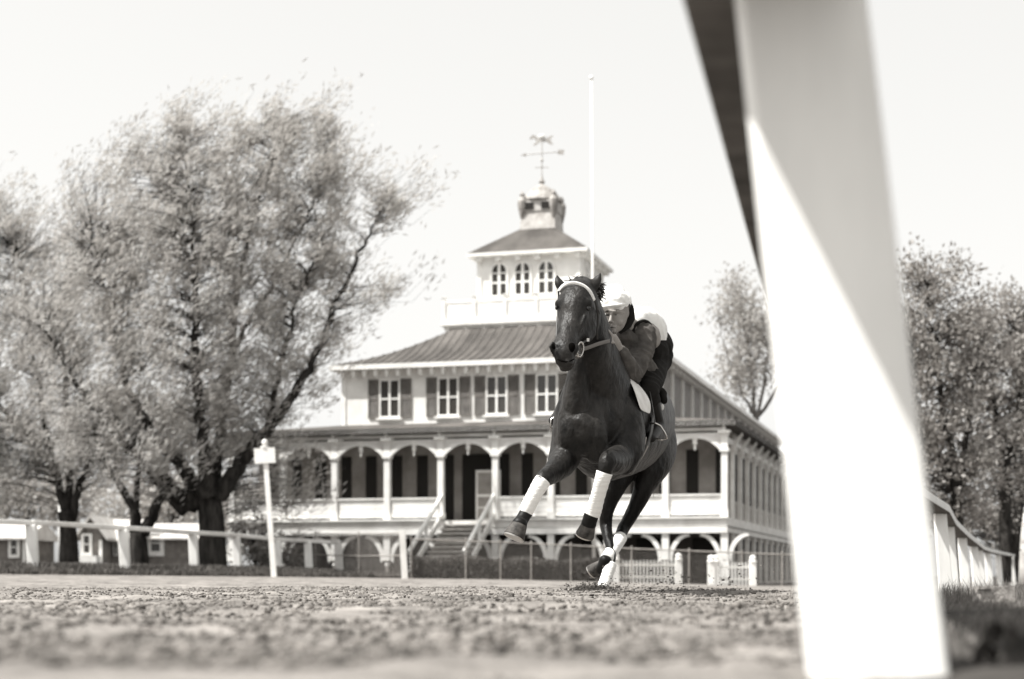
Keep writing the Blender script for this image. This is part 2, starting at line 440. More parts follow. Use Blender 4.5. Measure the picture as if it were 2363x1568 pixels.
# the board rail: sections butted at posts
pts = [(-.407, -1.5, 1.035)] + [(x - (.142 if k < 2 else .09), y, RZ[k] + .05) for k, (x, y) in enumerate(posts)]
pts[1] = (.138, 1.2, 1.02)
for ks_, (a, c) in enumerate(zip(pts[:-1], pts[1:])):
    a = Vector(a); c = Vector(c); t = (c - a).normalized()
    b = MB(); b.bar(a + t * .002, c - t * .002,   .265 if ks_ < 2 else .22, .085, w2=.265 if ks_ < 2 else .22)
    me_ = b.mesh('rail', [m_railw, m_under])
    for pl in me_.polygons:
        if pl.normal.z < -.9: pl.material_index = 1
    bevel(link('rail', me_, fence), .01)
b = MB(); b.bar((.345, 2.40, .985), (.42, 2.75, .985), .035, .03);
b.build('bracket', m_galv, fence)

m_barkpale = mat('hazed_bark', 0.13, 0.95, 0.1, v2=0.18, scale=3)  # bark lightened: distance haze put into the colour of the far tree
m_base = mat('basement_paint', 0.08, 0.9, 0.1, v2=0.13, scale=1)
# ------------------------------------------------------------------ clubhouse
# local axes: x runs left along the front, y runs back, z up; origin at the right front porch column
ang = math.atan2(0.268, -0.963)
club = empty('clubhouse', (7.85, 60.0, -0.2), 'white two storey clubhouse with arcaded porch, hipped roof, lookout tower and cupola', 'building', rz=ang)
# local y must point away from the camera: mirror by building with y -> -y
def B(): return MB()
class CB(MB):
    """clubhouse-local builder: u left along front, v back, z up (z measured from eye datum 0)"""
    def mesh(s, *a, **k):
        s.v = [(p[0], -p[1], p[2] + .2) for p in s.v]
        return MB.mesh(s, *a, **k)
def cpart(b, name, m, parent=club, smooth=False, **kw): return b.build(name, m, parent, smooth, **kw)
def cloc(u, v, z): return (u, -v, z + .2)
WD = 19.8; BAY = 2.2; PD = 2.5
FLOOR = 2.28; EAVE1 = 5.75
# porch deck with its mouldings
b = CB().box((-.1, -.15, 1.98), (WD + .1, PD, FLOOR - .02)); cpart(b, 'porch_floor', m_white2)
b = CB().box((-.16, -.24, FLOOR - .02), (3 * BAY + BAY - .05, -.0, FLOOR + .05)); b.box((5 * BAY + .05, -.24, FLOOR - .02), (WD + .16, -.0, FLOOR + .05)); cpart(b, 'floor_moulding', m_white)
b = CB().box((-.12, -.19, 1.72), (WD + .12, -.05, 1.95)); cpart(b, 'floor_beam', m_white)
# ground storey
b = CB().box((.1, PD, -.4), (WD, PD + .2, 1.97)); cpart(b, 'basement_wall', m_base)
bd = CB(); 
for i in range(9):
    if i == 4: continue
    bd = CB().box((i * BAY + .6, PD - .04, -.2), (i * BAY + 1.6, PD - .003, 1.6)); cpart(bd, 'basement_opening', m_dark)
b = CB().box((-.05, -.25, -.5), (WD + .05, -.05, .42)); 
# columns, brackets, pendants -- shared meshes
def column_mesh(lower=False):
    b = CB()
    b.box((-.14, -.14, FLOOR + .05), (.14, .14, FLOOR + .3))
    b.box((-.115, -.115, FLOOR + .3), (.115, .115, 4.72))
    b.box((-.17, -.17, 4.72), (.17, .17, 4.84)); b.box((-.12, -.12, 4.84), (.12, .12, 5.32))
    b.box((-.16, -.16, 5.32), (.16, .16, 5.42))
    return b.mesh('porch_column', m_white)
cm = column_mesh()
def arch_pts(x0, x1, zs, zt, n=10, p=2.4):
    out = []
    for k in range(n + 1):
        t = -1 + 2 * k / n
        out.append(((x0 + x1) / 2 + t * (x1 - x0) / 2, zs + (zt - zs) * (1 - abs(t) ** p)))
    return out
# arch: flat curved white band and frieze above it, with a turned pendant
def arch_mesh():
    b = CB(); x0, x1 = .12, BAY - .12
    inn = arch_pts(x0, x1, 4.72, 5.22); o = arch_pts(x0, x1, 4.95, 5.36)
    b.strip(o, inn, -.13, .0)
    o2 = [(p[0], 5.42) for p in o]
    b.m = 1; b.strip(o2, [(p[0], p[1] + .002) for p in o], -.09, -.03)
    return b.mesh('porch_arch', [m_white, m_white2])
am = arch_mesh()
pm = CB().lathe((0, 0, 0), [(.02, 4.78), (.05, 4.86), (.035, 4.93), (.1, 5.05), (.07, 5.12), (.12, 5.22), (.15, 5.3), (.15, 5.36)], 10).mesh('pendant', m_white)
capm = CB().box((-.22, -.26, 5.42), (.22, .1, 5.5)).mesh('column_cap', m_white)
lowm = CB()
for sgn in (-1, 1):
    o = []; i_ = []
    for k in range(9):
        a = k / 8 * math.pi / 2
        o.append((sgn * (.12 + .72 * (1 - math.cos(a))), 1.70 - .95 * (1 - math.sin(a)) + 0.0))
        i_.append((sgn * (.12 + .80 * (1 - math.cos(a)) + .14 * math.cos(a)), 1.60 - .95 * (1 - math.sin(a))))
    lowm.strip(o, i_, -.06, .06)
lowm.box((-.13, -.1, .75), (.13, .1, 1.72)); lowm.lathe((0, 0, 0), [(.03, .42), (.1, .55), (.08, .62), (.15, .75)], 10)
lowm = lowm.mesh('lower_bracket', m_white)
postm = CB().box((-.06, -.06, -.4), (.06, .06, .5)).mesh('lower_post', m_wallgrey)
archlow = CB(); arl = arch_pts(.9, BAY - .9, 1.6, 1.64)
for i in range(10):
    c = link('porch_column', cm, club, cloc(i * BAY, 0, -.2))
    link('column_cap', capm, club, cloc(i * BAY, 0, -.2))
    link('lower_bracket', lowm, club, cloc(i * BAY, -.02, -.2))
    if 0 < i: link('lower_post', postm, club, cloc(i * BAY, 0, -.2))
b = CB().box((-.16, -.14, -.4), (.16, .14, .9)); cpart(b, 'corner_post', m_white)
for i in range(9):
    link('porch_arch', am, club, cloc(i * BAY, 0, -.2))
    link('pendant', pm, club, cloc(i * BAY + BAY / 2, -.02, -.2))
# balustrade panels of four boards
bm_ = CB().box((.13, -.04, 0), (BAY - .13, .0, .165)).mesh('board', m_white)
cap_m = CB().box((.13, -.08, 0), (BAY - .13, .04, .06)).mesh('hand_rail', m_white)
for i in range(9):
    if i == 4: continue
    for k in range(4):
        link('board', bm_, club, cloc(i * BAY, .004 * k, FLOOR + .12 + k * .175 - .2))
    link('hand_rail', cap_m, club, cloc(i * BAY, 0, FLOOR + .825 - .2))
# porch eave and roof
b = CB().box((-.06, -.1, 5.5), (WD + .06, .1, 5.62)); cpart(b, 'porch_frieze', m_white2)
b = CB().box((-.45, -.34, 5.68), (WD + .45, -.26, 5.86)); b.box((-.45, -.26, 5.68), (-.35, 9, 5.86)); cpart(b, 'porch_fascia', m_white)
b = CB(); b.add([(-.45, -.34, 5.865), (WD + .45, -.34, 5.865), (16.08, PD, 6.3), (2.89, PD, 6.3), (-.45, 45, 5.865), (2.89, 45, 6.3), (WD + .45, 45, 5.865), (16.08, 45, 6.3),
                 (-.45, -.34, 5.66), (WD + .45, -.34, 5.66), (WD + .45, 45, 5.66), (-.45, 45, 5.66)],
                [(0, 1, 2, 3), (0, 3, 5, 4), (1, 6, 7, 2), (8, 9, 10, 11), (0, 8, 9, 1), (0, 4, 11, 8), (1, 9, 10, 6)]); cpart(b, 'porch_roof', m_roof)
br = CB().box((-.05, -.25, 5.5), (.05, -.1, 5.66)).mesh('bracket', m_white)
for i in range(10): link('bracket', br, club, cloc(i * BAY, 0, -.2))
# inner porch wall with tall openings
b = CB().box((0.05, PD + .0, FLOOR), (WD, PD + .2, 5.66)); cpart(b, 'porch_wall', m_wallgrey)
for i in range(9):
    if i == 4: continue
    u0 = i * BAY + BAY / 2
    for du, w in ((-.62, .42), (.5, .46)):
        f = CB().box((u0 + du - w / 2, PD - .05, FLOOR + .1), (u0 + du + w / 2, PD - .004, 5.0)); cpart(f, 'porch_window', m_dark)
# entrance: dark doorway and two screen door leaves
u0 = 4.5 * BAY
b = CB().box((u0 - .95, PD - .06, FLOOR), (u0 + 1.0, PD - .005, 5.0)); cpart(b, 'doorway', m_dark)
dr = CB()
for (a, c, z0, z1) in ((-.95, -.87, 0, 2.0), (-.02, .06, 0, 2.0), (-.87, -.02, 1.9, 2.0), (-.87, -.02, 0, .12), (-.87, -.02, .95, 1.05), (-.87, -.02, .5, .56)):
    dr.box((u0 + a, 1.2, FLOOR + z0), (u0 + c, 1.25, FLOOR + z1))
d_ = cpart(dr, 'screen_door', m_white2)
cpart(CB().box((u0 - .87, 1.22, FLOOR + .12), (u0 - .02, 1.235, FLOOR + 1.9)), 'screen_panel', m_wallgrey, d_)
# stairs
st = empty('staircase', cloc(0, 0, -.2), parent=club)
ns = 12; run = .30; u_a, u_b = 4 * BAY + .2, 5 * BAY - .2
for k in range(ns):
    zt = FLOOR - (k + 1) * (FLOOR / (ns + 1)) 
    b = CB().box((u_a, -.25 - (k + 1) * run, zt - .05), (u_b, -.25 - k * run + .03, zt)); b.box((u_a, -.25 - k * run - .02, zt - .2), (u_b, -.25 - k * run, zt - .051 + .0))
    b.build('step', m_stepm, st)
for u in (4 * BAY + .05, 5 * BAY - .05):
    b = CB(); e = -.25 - ns * run
    b.bar((u, -.05, FLOOR + .95), (u, e - .1, .98), .1, .14); b.build('handrail', m_white, st)
    b = CB(); b.bar((u, -.1, FLOOR + .15), (u, e, .2), .08, .22); b.build('stringer', m_white2, st)
    for tt in (.12, .5, .96):
        b = CB(); y = -.05 + (e) * tt; zb = FLOOR * (1 - tt); b.box((u - .05, y - .05, zb), (u + .05, y + .05, zb + .93)); b.build('baluster', m_white, st)

# side wing: storeys of pilasters and tall dark openings
L = 45
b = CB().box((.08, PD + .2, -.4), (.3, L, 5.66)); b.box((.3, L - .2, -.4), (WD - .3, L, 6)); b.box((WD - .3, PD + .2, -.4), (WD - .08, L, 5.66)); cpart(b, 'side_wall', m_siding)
pil = CB().box((-.06, -.13, FLOOR + .02), (.075, .13, 5.1)); pil.box((-.14, -.2, 4.9), (.075, .2, 5.0)); pil = pil.mesh('pilaster', m_white2)
pil2 = CB().box((-.05, -.13, -.4), (.075, .13, 1.74)).mesh('lower_pilaster', m_white2)
wop = CB().box((.03, -.42, FLOOR + .75), (.077, .42, 4.85)).mesh('side_window', m_dark)
wlo = CB().box((.03, -.45, -.1), (.077, .45, 1.6)).mesh('lower_side_window', m_dark)
pnl = CB().box((.04, -.42, FLOOR + .1), (.078, .42, FLOOR + .68)).mesh('side_panel', m_wallgrey)
sbr = CB(); sbr.strip([(-.0, 5.0), (-.12, 5.35), (-.36, 5.6)], [(-.0, 4.85), (-.22, 5.25), (-.40, 5.5)], -.05, .05); sbr = sbr.mesh('side_bracket', m_white2)
v = 2.2; k = 0
while v < L - 1:
    link('pilaster', pil, club, cloc(0, v, -.2)); link('lower_pilaster', pil2, club, cloc(0, v, -.2)); link('side_bracket', sbr, club, cloc(0, v, -.2))
    if v > 3: link('side_window', wop, club, cloc(0, v - 1.1, -.2)); link('lower_side_window', wlo, club, cloc(0, v - 1.1, -.2)); link('side_panel', pnl, club, cloc(0, v - 1.1, -.2))
    v += 2.2
b = CB().box((-.14, 0.2, 1.98), (.079, L, FLOOR)); b.box((-.08, 0.2, 1.75), (.079, L, 1.96)); b.box((-.05, .2, 5.1), (.079, L, 5.3)); cpart(b, 'side_belt', m_white2)

# upper storey
U0, U1, V0, V1 = 2.89, 16.08, PD, 44.0
EZ = 8.66
b = CB(); b.box((U0, V0, 6.0), (U1, V0 + .15, EZ - .1)); cpart(b, 'upper_front_wall', m_white)
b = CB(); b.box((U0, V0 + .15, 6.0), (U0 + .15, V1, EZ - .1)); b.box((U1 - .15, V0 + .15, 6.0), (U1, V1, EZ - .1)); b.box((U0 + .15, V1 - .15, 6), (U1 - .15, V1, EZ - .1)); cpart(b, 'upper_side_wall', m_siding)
upn = CB().box((-.03, -.95, 6.2), (.0, .95, 8.35)).mesh('louvre_panel', m_shut)
upl = CB().box((-.09, -.1, 6.1), (.0, .1, 8.5)).mesh('upper_pilaster', m_white2)
v = V0 + .15
while v < V1 - 1:
    link('upper_pilaster', upl, club, cloc(U0, v, -.2)); link('louvre_panel', upn, club, cloc(U0, v + 1.25, -.2)); v += 2.5
# corner boards
for u in (U0 - .02, U1 - .16): cpart(CB().box((u, V0 - .04, 6.1), (u + .18, V0 - .001, EZ - .12)), 'corner_board', m_white)
# sash windows
def sash(u, w=.90, z0=6.56, z1=8.14):
    f = CB(); t = .07
    for a, c, d, e in ((-w / 2, -w / 2 + t, z0, z1), (w / 2 - t, w / 2, z0, z1), (-.045, .045, z0 + t, z1 - t)): f.box((u + a, V0 - .07, d), (u + c, V0 - .0, e))
    for d in (z0, z1 - t): f.box((u - w / 2 + t, V0 - .07, d), (u + w / 2 - t, V0 - .0, d + t))
    zm = (z0 + z1) / 2 - .05
    for a, c in ((-w / 2 + t, -.045), (.045, w / 2 - t)): f.box((u + a, V0 - .065, zm), (u + c, V0 - .0, zm + .06))
    wdw = cpart(f, 'window', m_white)
    for a, c in ((-w / 2 + t, -.045), (.045, w / 2 - t)):
        for d, e in ((z0 + t, zm), (zm + .06, z1 - t)):
            CB().box((u + a, V0 - .03, d), (u + c, V0 - .005, e)).build('pane', m_glass, wdw)
    CB().box((u - w / 2 - .1, V0 - .16, z0 - .09), (u + w / 2 + .1, V0, z0 - .01)).build('sill', m_white, wdw)
    for sgn in (-1, 1):
        s_ = CB(); a = u + sgn * (w / 2 + .25)
        for x0, x1, d, e in ((-.23, -.18, z0, z1), (.18, .23, z0, z1), (-.18, .18, z0, z0 + .06), (-.18, .18, z1 - .06, z1), (-.18, .18, zm, zm + .06)):
            s_.box((a + x0, V0 - .06, d), (a + x1, V0 - .01, e))
        sh = cpart(s_, 'shutter', m_shut)
        q = CB(); z = z0 + .08
        while z < z1 - .1:
            q.add([(a - .18, V0 - .05, z), (a + .18, V0 - .05, z), (a + .18, V0 - .015, z + .045), (a - .18, V0 - .015, z + .045)], [(0, 1, 2, 3)]); z += .05
        q.build('louvres', m_shut, sh)
for u in (4.95, 7.4, 9.47, 11.5, 14.0): sash(u)
# main cornice and roof
e = .42
b = CB().box((U0 - e, V0 - e, EZ - .13), (U1 + e, V0 - e + .12, EZ + .06)); b.box((U0 - e, V0 - e + .12, EZ - .13), (U0 - e + .12, V1 + e, EZ + .06)); b.box((U1 + e - .12, V0 - e + .12, EZ - .13), (U1 + e, V1 + e, EZ + .06)); cpart(b, 'main_fascia', m_white)
cpart(CB().box((U0 - e + .12, V0 - e + .12, EZ - .1), (U1 + e - .12, V1 + e - .1, EZ - .06)), 'soffit', m_white2)
brk = CB(); brk.box((-.075, -e + .1, EZ - .32), (.075, -.002, EZ - .1)); brk.box((-.06, -e + .13, EZ - .42), (.06, -e + .3, EZ - .32)); brk = brk.mesh('cornice_bracket', m_white)
n = 28
for k in range(n): link('cornice_bracket', brk, club, cloc(U0 + .1 + (U1 - U0 - .2) * k / (n - 1), V0, -.2))
brs = CB(); brs.box((-e + .1, -.075, EZ - .32), (-.002, .075, EZ - .1)); brs = brs.mesh('eave_bracket', m_white2)
for k in range(46): link('eave_bracket', brs, club, cloc(U0, V0 + .5 + k * .9, -.2))
RT = 10.62; ru0, ru1, rv0, rv1 = U0 + 3.6, U1 - 3.6, 6.1, V1 - 3.6
def sag(t): return -.22 * math.sin(math.pi * t)      # slightly dished slopes
b = CB(); N = 8; ringv = []
for k in range(N + 1):
    t = k / N; a = [(U0 - e) * (1 - t) + ru0 * t, (U1 + e) * (1 - t) + ru1 * t, (V0 - e) * (1 - t) + rv0 * t, (V1 + e) * (1 - t) + rv1 * t]
    z = (EZ + .065) * (1 - t) + RT * t + sag(t)
    ringv += [(a[0], a[2], z), (a[1], a[2], z), (a[1], a[3], z), (a[0], a[3], z)]
fc = [(4 * k + q, 4 * k + (q + 1) % 4, 4 * k + 4 + (q + 1) % 4, 4 * k + 4 + q) for k in range(N) for q in range(4)] + [(4 * N, 4 * N + 1, 4 * N + 2, 4 * N + 3)]
b.add(ringv, fc); cpart(b, 'main_roof', m_roof)
def roofz(t): return (EZ + .065) * (1 - t) + RT * t + sag(t) + .02
for k in range(1, 40):
    u = U0 - e + (U1 - U0 + 2 * e) * k / 40
    # seam runs straight up the front slope until it meets a hip
    dl = (u - (U0 - e)) / (ru0 - U0 + e); dr_ = ((U1 + e) - u) / (U1 + e - ru1); tm = min(1, dl, dr_)
    b = CB(); m = 5
    for q in range(m):
        t0, t1 = tm * q / m, tm * (q + 1) / m
        f0 = (V0 - e) * (1 - t0) + rv0 * t0; f1 = (V0 - e) * (1 - t1) + rv0 * t1
        b.bar((u, f0, roofz(t0)), (u, f1, roofz(t1)), .035, .035)
    cpart(b, 'roof_seam', m_seam)

# lookout deck
D0, D1, W0, W1 = 6.1, 12.9, 6.2, 13.4
b = CB().box((D0 + .5, W0 + .5, 9.6), (D1 - .5, W1 - .5, 10.78)); cpart(b, 'deck_base', m_cupola)
b = CB().box((D0 - .12, W0 - .12, 10.8), (D1 + .12, W1 + .12, 11.0)); b.box((D0, W0, 10.68), (D1, W1, 10.8)); cpart(b, 'deck_floor', m_white)
db = CB().box((-.09, 0, 10.5), (.09, .5, 10.68)).mesh('deck_bracket', m_white)
for k in range(9): link('deck_bracket', db, club, cloc(D0 + .15 + (D1 - D0 - .3) * k / 8, W0, -.2))
deckrail = lambda a, c: cpart(CB().box(a, c), 'deck_rail', m_white)
deckrail((D0, W0, 11.78), (D1, W0 + .1, 11.88)); deckrail((D0, W0 + .1, 11.78), (D0 + .1, W1, 11.88)); deckrail((D1 - .1, W0 + .1, 11.78), (D1, W1, 11.88)); deckrail((D0, W1, 11.78), (D1, W1 + .1, 11.88))
pn = CB().box((.1, .03, 11.12), ((D1 - D0) / 5 - .08, .06, 11.74)).mesh('deck_panel', m_white)
dp = CB().box((-.07, -.02, 11.0), (.07, .12, 12.0)); dp.box((-.1, -.05, 12.0), (.1, .15, 12.06)); dp = dp.mesh('deck_post', m_white)
for k in range(6):
    u = D0 + (D1 - D0) * k / 5
    link('deck_post', dp, club, cloc(u, W0, -.2)); link('deck_post', dp, club, cloc(u, W1 - .05, -.2))
    if k < 5: link('deck_panel', pn, club, cloc(u, W0, -.2))
pn2 = CB().box((.03, .1, 11.12), (.06, 1.3, 11.74)).mesh('deck_panel', m_white)
for k in range(5):
    for u in (D0, D1 - .1): link('deck_panel', pn2, club, cloc(u, W0 + (W1 - W0) * k / 5, -.2))
# tower room
T0, T1, Q0, Q1 = 7.2, 11.8, 7.5, 12.1
TZ = 13.9
b = CB().box((T0, Q0, 11.0), (T1, Q1, TZ)); cpart(b, 'tower_wall', m_white)
def arched(u, v, z0, z1, w, side=False):
    n = 8; r = w / 2; pts_ = [(-r, z0), (r, z0), (r, z1 - r)] + [(r * math.cos(math.pi * k / n), z1 - r + r * math.sin(math.pi * k / n)) for k in range(1, n)] + [(-r, z1 - r)]
    rr_ = r + .09; out = [(rr_, z0 - .02), (rr_, z1 - r)] + [(rr_ * math.cos(math.pi * k / n), z1 - r + rr_ * math.sin(math.pi * k / n)) for k in range(1, n)] + [(-rr_, z1 - r), (-rr_, z0 - .02)]
    inn = [(r, z0 - .02), (r, z1 - r)] + [(r * math.cos(math.pi * k / n), z1 - r + r * math.sin(math.pi * k / n)) for k in range(1, n)] + [(-r, z1 - r), (-r, z0 - .02)]
    f = MB(); f.strip(out, inn, -.08, 0); f.box((-.06, -.07, z0), (.06, 0, z1)); f.box((-r, -.065, z0 + (z1 - z0) * .36), (-.06, 0, z0 + (z1 - z0) * .42)); f.box((.06, -.065, z0 + (z1 - z0) * .36), (r, 0, z0 + (z1 - z0) * .42))
    f.box((-r, -.065, z0 + (z1 - z0) * .68), (-.06, 0, z0 + (z1 - z0) * .72)); f.box((.06, -.065, z0 + (z1 - z0) * .68), (r, 0, z0 + (z1 - z0) * .72))
    f.box((-rr_, -.12, z0 - .1), (rr_, 0, z0 - .02))
    g = MB(); g.prism(pts_, -.04, -.004)
    for q in (f, g):
        if side: q.v = [(u + y, v + x, z) for x, y, z in q.v]
        else: q.v = [(u + x, v + y, z) for x, y, z in q.v]
    fo = CB(); fo.v, fo.f, fo.mi = f.v, f.f, f.mi; w_ = cpart(fo, 'tower_window', m_white)
    go = CB(); go.v, go.f, go.mi = g.v, g.f, g.mi; go.build('pane', m_glass, w_)
for du in (-1.22, 0, 1.22): arched(9.5 + du * .86 + .25, Q0, 12.25, 13.58, .62); 
for dv in (-1.3, 0, 1.3): arched(T0, 9.8 + dv, 12.25, 13.58, .62, True)
for u in (T0, T1 - .2): cpart(CB().box((u, Q0 - .05, 11), (u + .2, Q0 - .001, TZ)), 'tower_corner_board', m_white)
e2 = .36
b = CB().box((T0 - e2, Q0 - e2, TZ), (T1 + e2, Q1 + e2, TZ + .14)); cpart(b, 'tower_eave', m_white)
tb = CB().box((-.12, -e2 + .1, TZ - .2), (.12, -.001, TZ - .003)).mesh('tower_bracket', m_white)
for k in range(6): link('tower_bracket', tb, club, cloc(T0 + .1 + (T1 - T0 - .2) * k / 5, Q0, -.2))
tb2 = CB().box((-e2 + .1, -.12, TZ - .2), (-.001, .12, TZ - .003)).mesh('tower_bracket', m_white)
for k in range(6): link('tower_bracket', tb2, club, cloc(T0, Q0 + .1 + (Q1 - Q0 - .2) * k / 5, -.2))
b = CB(); c0 = .82
b.add([(T0 - e2, Q0 - e2, TZ + .142), (T1 + e2, Q0 - e2, TZ + .142), (T1 + e2, Q1 + e2, TZ + .142), (T0 - e2, Q1 + e2, TZ + .142),
       (9.5 - c0, 9.8 - c0, 15.35), (9.5 + c0, 9.8 - c0, 15.35), (9.5 + c0, 9.8 + c0, 15.35), (9.5 - c0, 9.8 + c0, 15.35)],
      [(0, 1, 5, 4), (1, 2, 6, 5), (2, 3, 7, 6), (3, 0, 4, 7), (4, 5, 6, 7), (3, 2, 1, 0)]); cpart(b, 'tower_roof', m_roof)
# cupola, dome and finial
b = CB().box((9.5 - c0, 9.8 - c0, 15.1), (9.5 + c0, 9.8 + c0, 16.15), top=.9); cpart(b, 'cupola', m_cupola)
b = CB().box((9.5 - .78, 9.8 - .78, 16.15), (9.5 + .78, 9.8 + .78, 16.6), top=1.02); cp = cpart(b, 'cupola_lantern', m_cupola)
for du in (-.38, .38): CB().box((9.5 + du - .2, 9.8 - .82, 16.22), (9.5 + du + .2, 9.8 - .79, 16.52)).build('cupola_window', m_dark, cp)
dm = CB(); dm.lathe((9.5, 9.8, 0), [(.86, 16.6), (.92, 16.68), (.84, 16.82), (.72, 16.98), (.56, 17.16), (.34, 17.32), (.14, 17.42), (.08, 17.5), (.14, 17.58), (.07, 17.7), (.03, 17.85)], 16); cpart(dm, 'dome', m_cup_dk, smooth=False)
for a in range(4):
    th = a * math.pi / 2 + math.pi / 4
    d2 = CB(); x, y = 9.5 + 1.0 * math.cos(th), 9.8 + 1.0 * math.sin(th)
    d2.lathe((x, y, 0), [(.04, 15.7), (.13, 16.0), (.2, 16.3), (.22, 16.6), (.12, 16.8), (.13, 16.9), (.03, 17.05)], 8); cpart(d2, 'scroll_bracket', m_cup_dk)
# running horse weathervane: own thing
vane = empty('weathervane', tuple(club.matrix_basis @ Vector(cloc(9.5, 9.8, 17.8))), 'iron running horse and arrow weathervane on the cupola', 'weathervane')
b = MB(); b.tube([(0, 0, -.05), (0, 0, 1.75)], .025, 8); b.ball((0, 0, .75), .07); b.build('rod', m_cupola, vane)
b = MB(); b.tube([(-.8, 0, .98), (.8, 0, 1.12)], .022, 8); b.prism([(-.95, .96), (-.7, 1.06), (-.7, .90)], -.01, .01); b.prism([(.7, 1.0), (.95, .98), (1.0, 1.2), (.72, 1.22)], -.01, .01); b.build('arrow', m_cupola, vane)
b = MB(); b.bar((-.3, 0, .42), (.3, 0, .42), .03, .03); b.bar((0, -.3, .42), (0, .3, .42), .03, .03); b.build('compass_arms', m_cupola, vane)
hs = [(-.55, 1.72), (-.42, 1.86), (-.3, 1.84), (-.15, 1.7), (.15, 1.7), (.3, 1.78), (.5, 1.86), (.46, 1.74), (.36, 1.66), (.5, 1.45), (.42, 1.42), (.2, 1.56), (-.1, 1.54), (-.3, 1.38), (-.4, 1.42), (-.22, 1.58), (-.36, 1.72), (-.5, 1.64)]
b = MB(); b.prism([(x, z) for x, z in hs], -.015, .015); b.build('horse_figure', m_cupola, vane)
b = MB(); b.ball((.0, 0, 1.78), .12, 1.3, .5, 1); b.bar((0, 0, 1.2), (0, 0, 1.55), .02, .02); b.build('rider_figure', m_white2, vane)

# ------------------------------------------------------------------ flagpole
fp = W(1368, 1000, 57); top = W(1364.5, 180, 57)
b = MB(); b.tube([(fp.x + .04, 57, -.3), tuple(W(1369, 780, 57)), tuple(top)], [.068, .05, .022], 12); b.ball(tuple(top), .075)
fo = b.build('flagpole', m_white, smooth=True, label='tall thin white flagpole in front of the clubhouse tower', cat='flagpole')

# ------------------------------------------------------------------ hedge, chain-link fence, picket fences
def leaf_cloud(name, P, size, m, parent=None, asp=.5, dirn=None, dvar=1.0, **kw):
    n = len(P); d = rng.normal(0, dvar, (n, 3))
    if dirn is not None: d = d * .55 + dirn
    d /= np.linalg.norm(d, axis=1)[:, None] + 1e-9
    r = rng.normal(0, 1, (n, 3)); s = np.cross(d, r); s /= np.linalg.norm(s, axis=1)[:, None] + 1e-9
    sz = size * rng.uniform(.6, 1.35, n)[:, None]
    V = np.stack([P, P + d * sz * .5 + s * sz * asp * .5, P + d * sz, P + d * sz * .5 - s * sz * asp * .5], 1).reshape(-1, 3)
    Fq = (np.arange(n) * 4)[:, None] + np.array([[0, 1, 2, 3]])
    return bulk(name, V, Fq, m, parent, **kw)
hedge = empty('clipped_hedge', (0, 54.5, 0), 'long low dark clipped hedge at the foot of the clubhouse stairs', 'hedge')
hx0, hx1, hy = W(947, 1, 54.5).x, W(1395, 1, 54.5).x, 54.5
n = 26000
P = np.stack([rng.uniform(hx0, hx1, n), hy + rng.uniform(0, .9, n), rng.random(n)], -1)
P[:, 2] = tz(P[:, 0], P[:, 1]) + P[:, 2] * (.72 + .05 * np.sin(P[:, 0] * 3))
o = leaf_cloud('leaves', P, .09, m_hedge, hedge, asp=.6)
o.matrix_parent_inverse = Matrix.Translation((0, -54.5, 0))
b = MB()
for k in range(24):
    x = hx0 + .15 + (hx1 - hx0 - .3) * k / 23; b.tube([(x, 0.45, gz(x, 54.9) - .1), (x + .05, .45, gz(x, 54.9) + .55)], .03, 6)
b.build('stems', m_bark, hedge)
b = MB(); b.box((hx0 + .15, .2, -.25), (hx1 - .15, .7, .55)); b.build('inner_twigs', m_bark, hedge)

clf = empty('chain_link_fence', (0, 0, 0), 'low chain link fence with thin pipe posts running in front of the clubhouse', 'fence')
cpts = [W(648, 1, 60.5), W(728, 1, 58.5), W(828, 1, 56), W(932, 1, 53.8)]
runA = [(p.x, p.y) for p in cpts]
runB = [(W(px, 1, 54.2).x, 54.0 + i * .12) for i, px in enumerate((950, 1075, 1155, 1226, 1318, 1395, 1460, 1595, 1720, 1815, 1900))]
tops = {0: 1.32}
def fence_run(pts_, h0, h1, heavy=None):
    n = len(pts_)
    H = [h0 + (h1 - h0) * i / (n - 1) for i in range(n)]
    for i, (x, y) in enumerate(pts_):
        z = gz(x, y); b = MB(); b.tube([(x, y, z - .2), (x, y, z + H[i] + .05)], .024, 8); b.ball((x, y, z + H[i] + .06), .034, n=4); b.build('pipe_post', m_galv, clf)
    for i in range(n - 1):
        a = Vector((*pts_[i], gz(*pts_[i]) + H[i])); c = Vector((*pts_[i + 1], gz(*pts_[i + 1]) + H[i + 1]))
        b = MB(); b.tube([a, c], .022, 8); b.build('top_rail', m_galv, clf)
        if pts_ is runA:
            b = MB(); b.tube([a - Vector((0, 0, .75)), c - Vector((0, 0, .75))], .024, 6); b.build('mid_rail', m_galv, clf)
        # woven wire
        b = MB(); Ln = (c - a).length; t = (c - a) / Ln; h = H[i]; st_ = .11; w = .0032
        k = -int(h / st_)
        for k in range(-int(h / st_), int(Ln / st_) + 1):
            for sg in (0, 1):
                s0 = k * st_; s1 = s0 + h; 
                p0, p1 = (max(s0, 0), max(0, -s0)), (min(s1, Ln), min(h, Ln - s0))
                if p1[0] <= p0[0]: continue
                z0_, z1_ = (p0[1], p1[1]) if sg == 0 else (h - p0[1], h - p1[1])
                A = Vector((a.x + t.x * p0[0], a.y + t.y * p0[0] + .004 * sg, a.z - h + t.z * p0[0] + z0_)); C = Vector((a.x + t.x * p1[0], a.y + t.y * p1[0] + .004 * sg, a.z - h + t.z * p1[0] + z1_))
                b.bar(A, C, w * 2, w * 2)
        b.build('wire_mesh', m_galv, clf, kind='stuff')
fence_run(runA, 1.3, 1.5); fence_run(runB, 1.3, 1.05)
p = W(935, 1, 53.6)
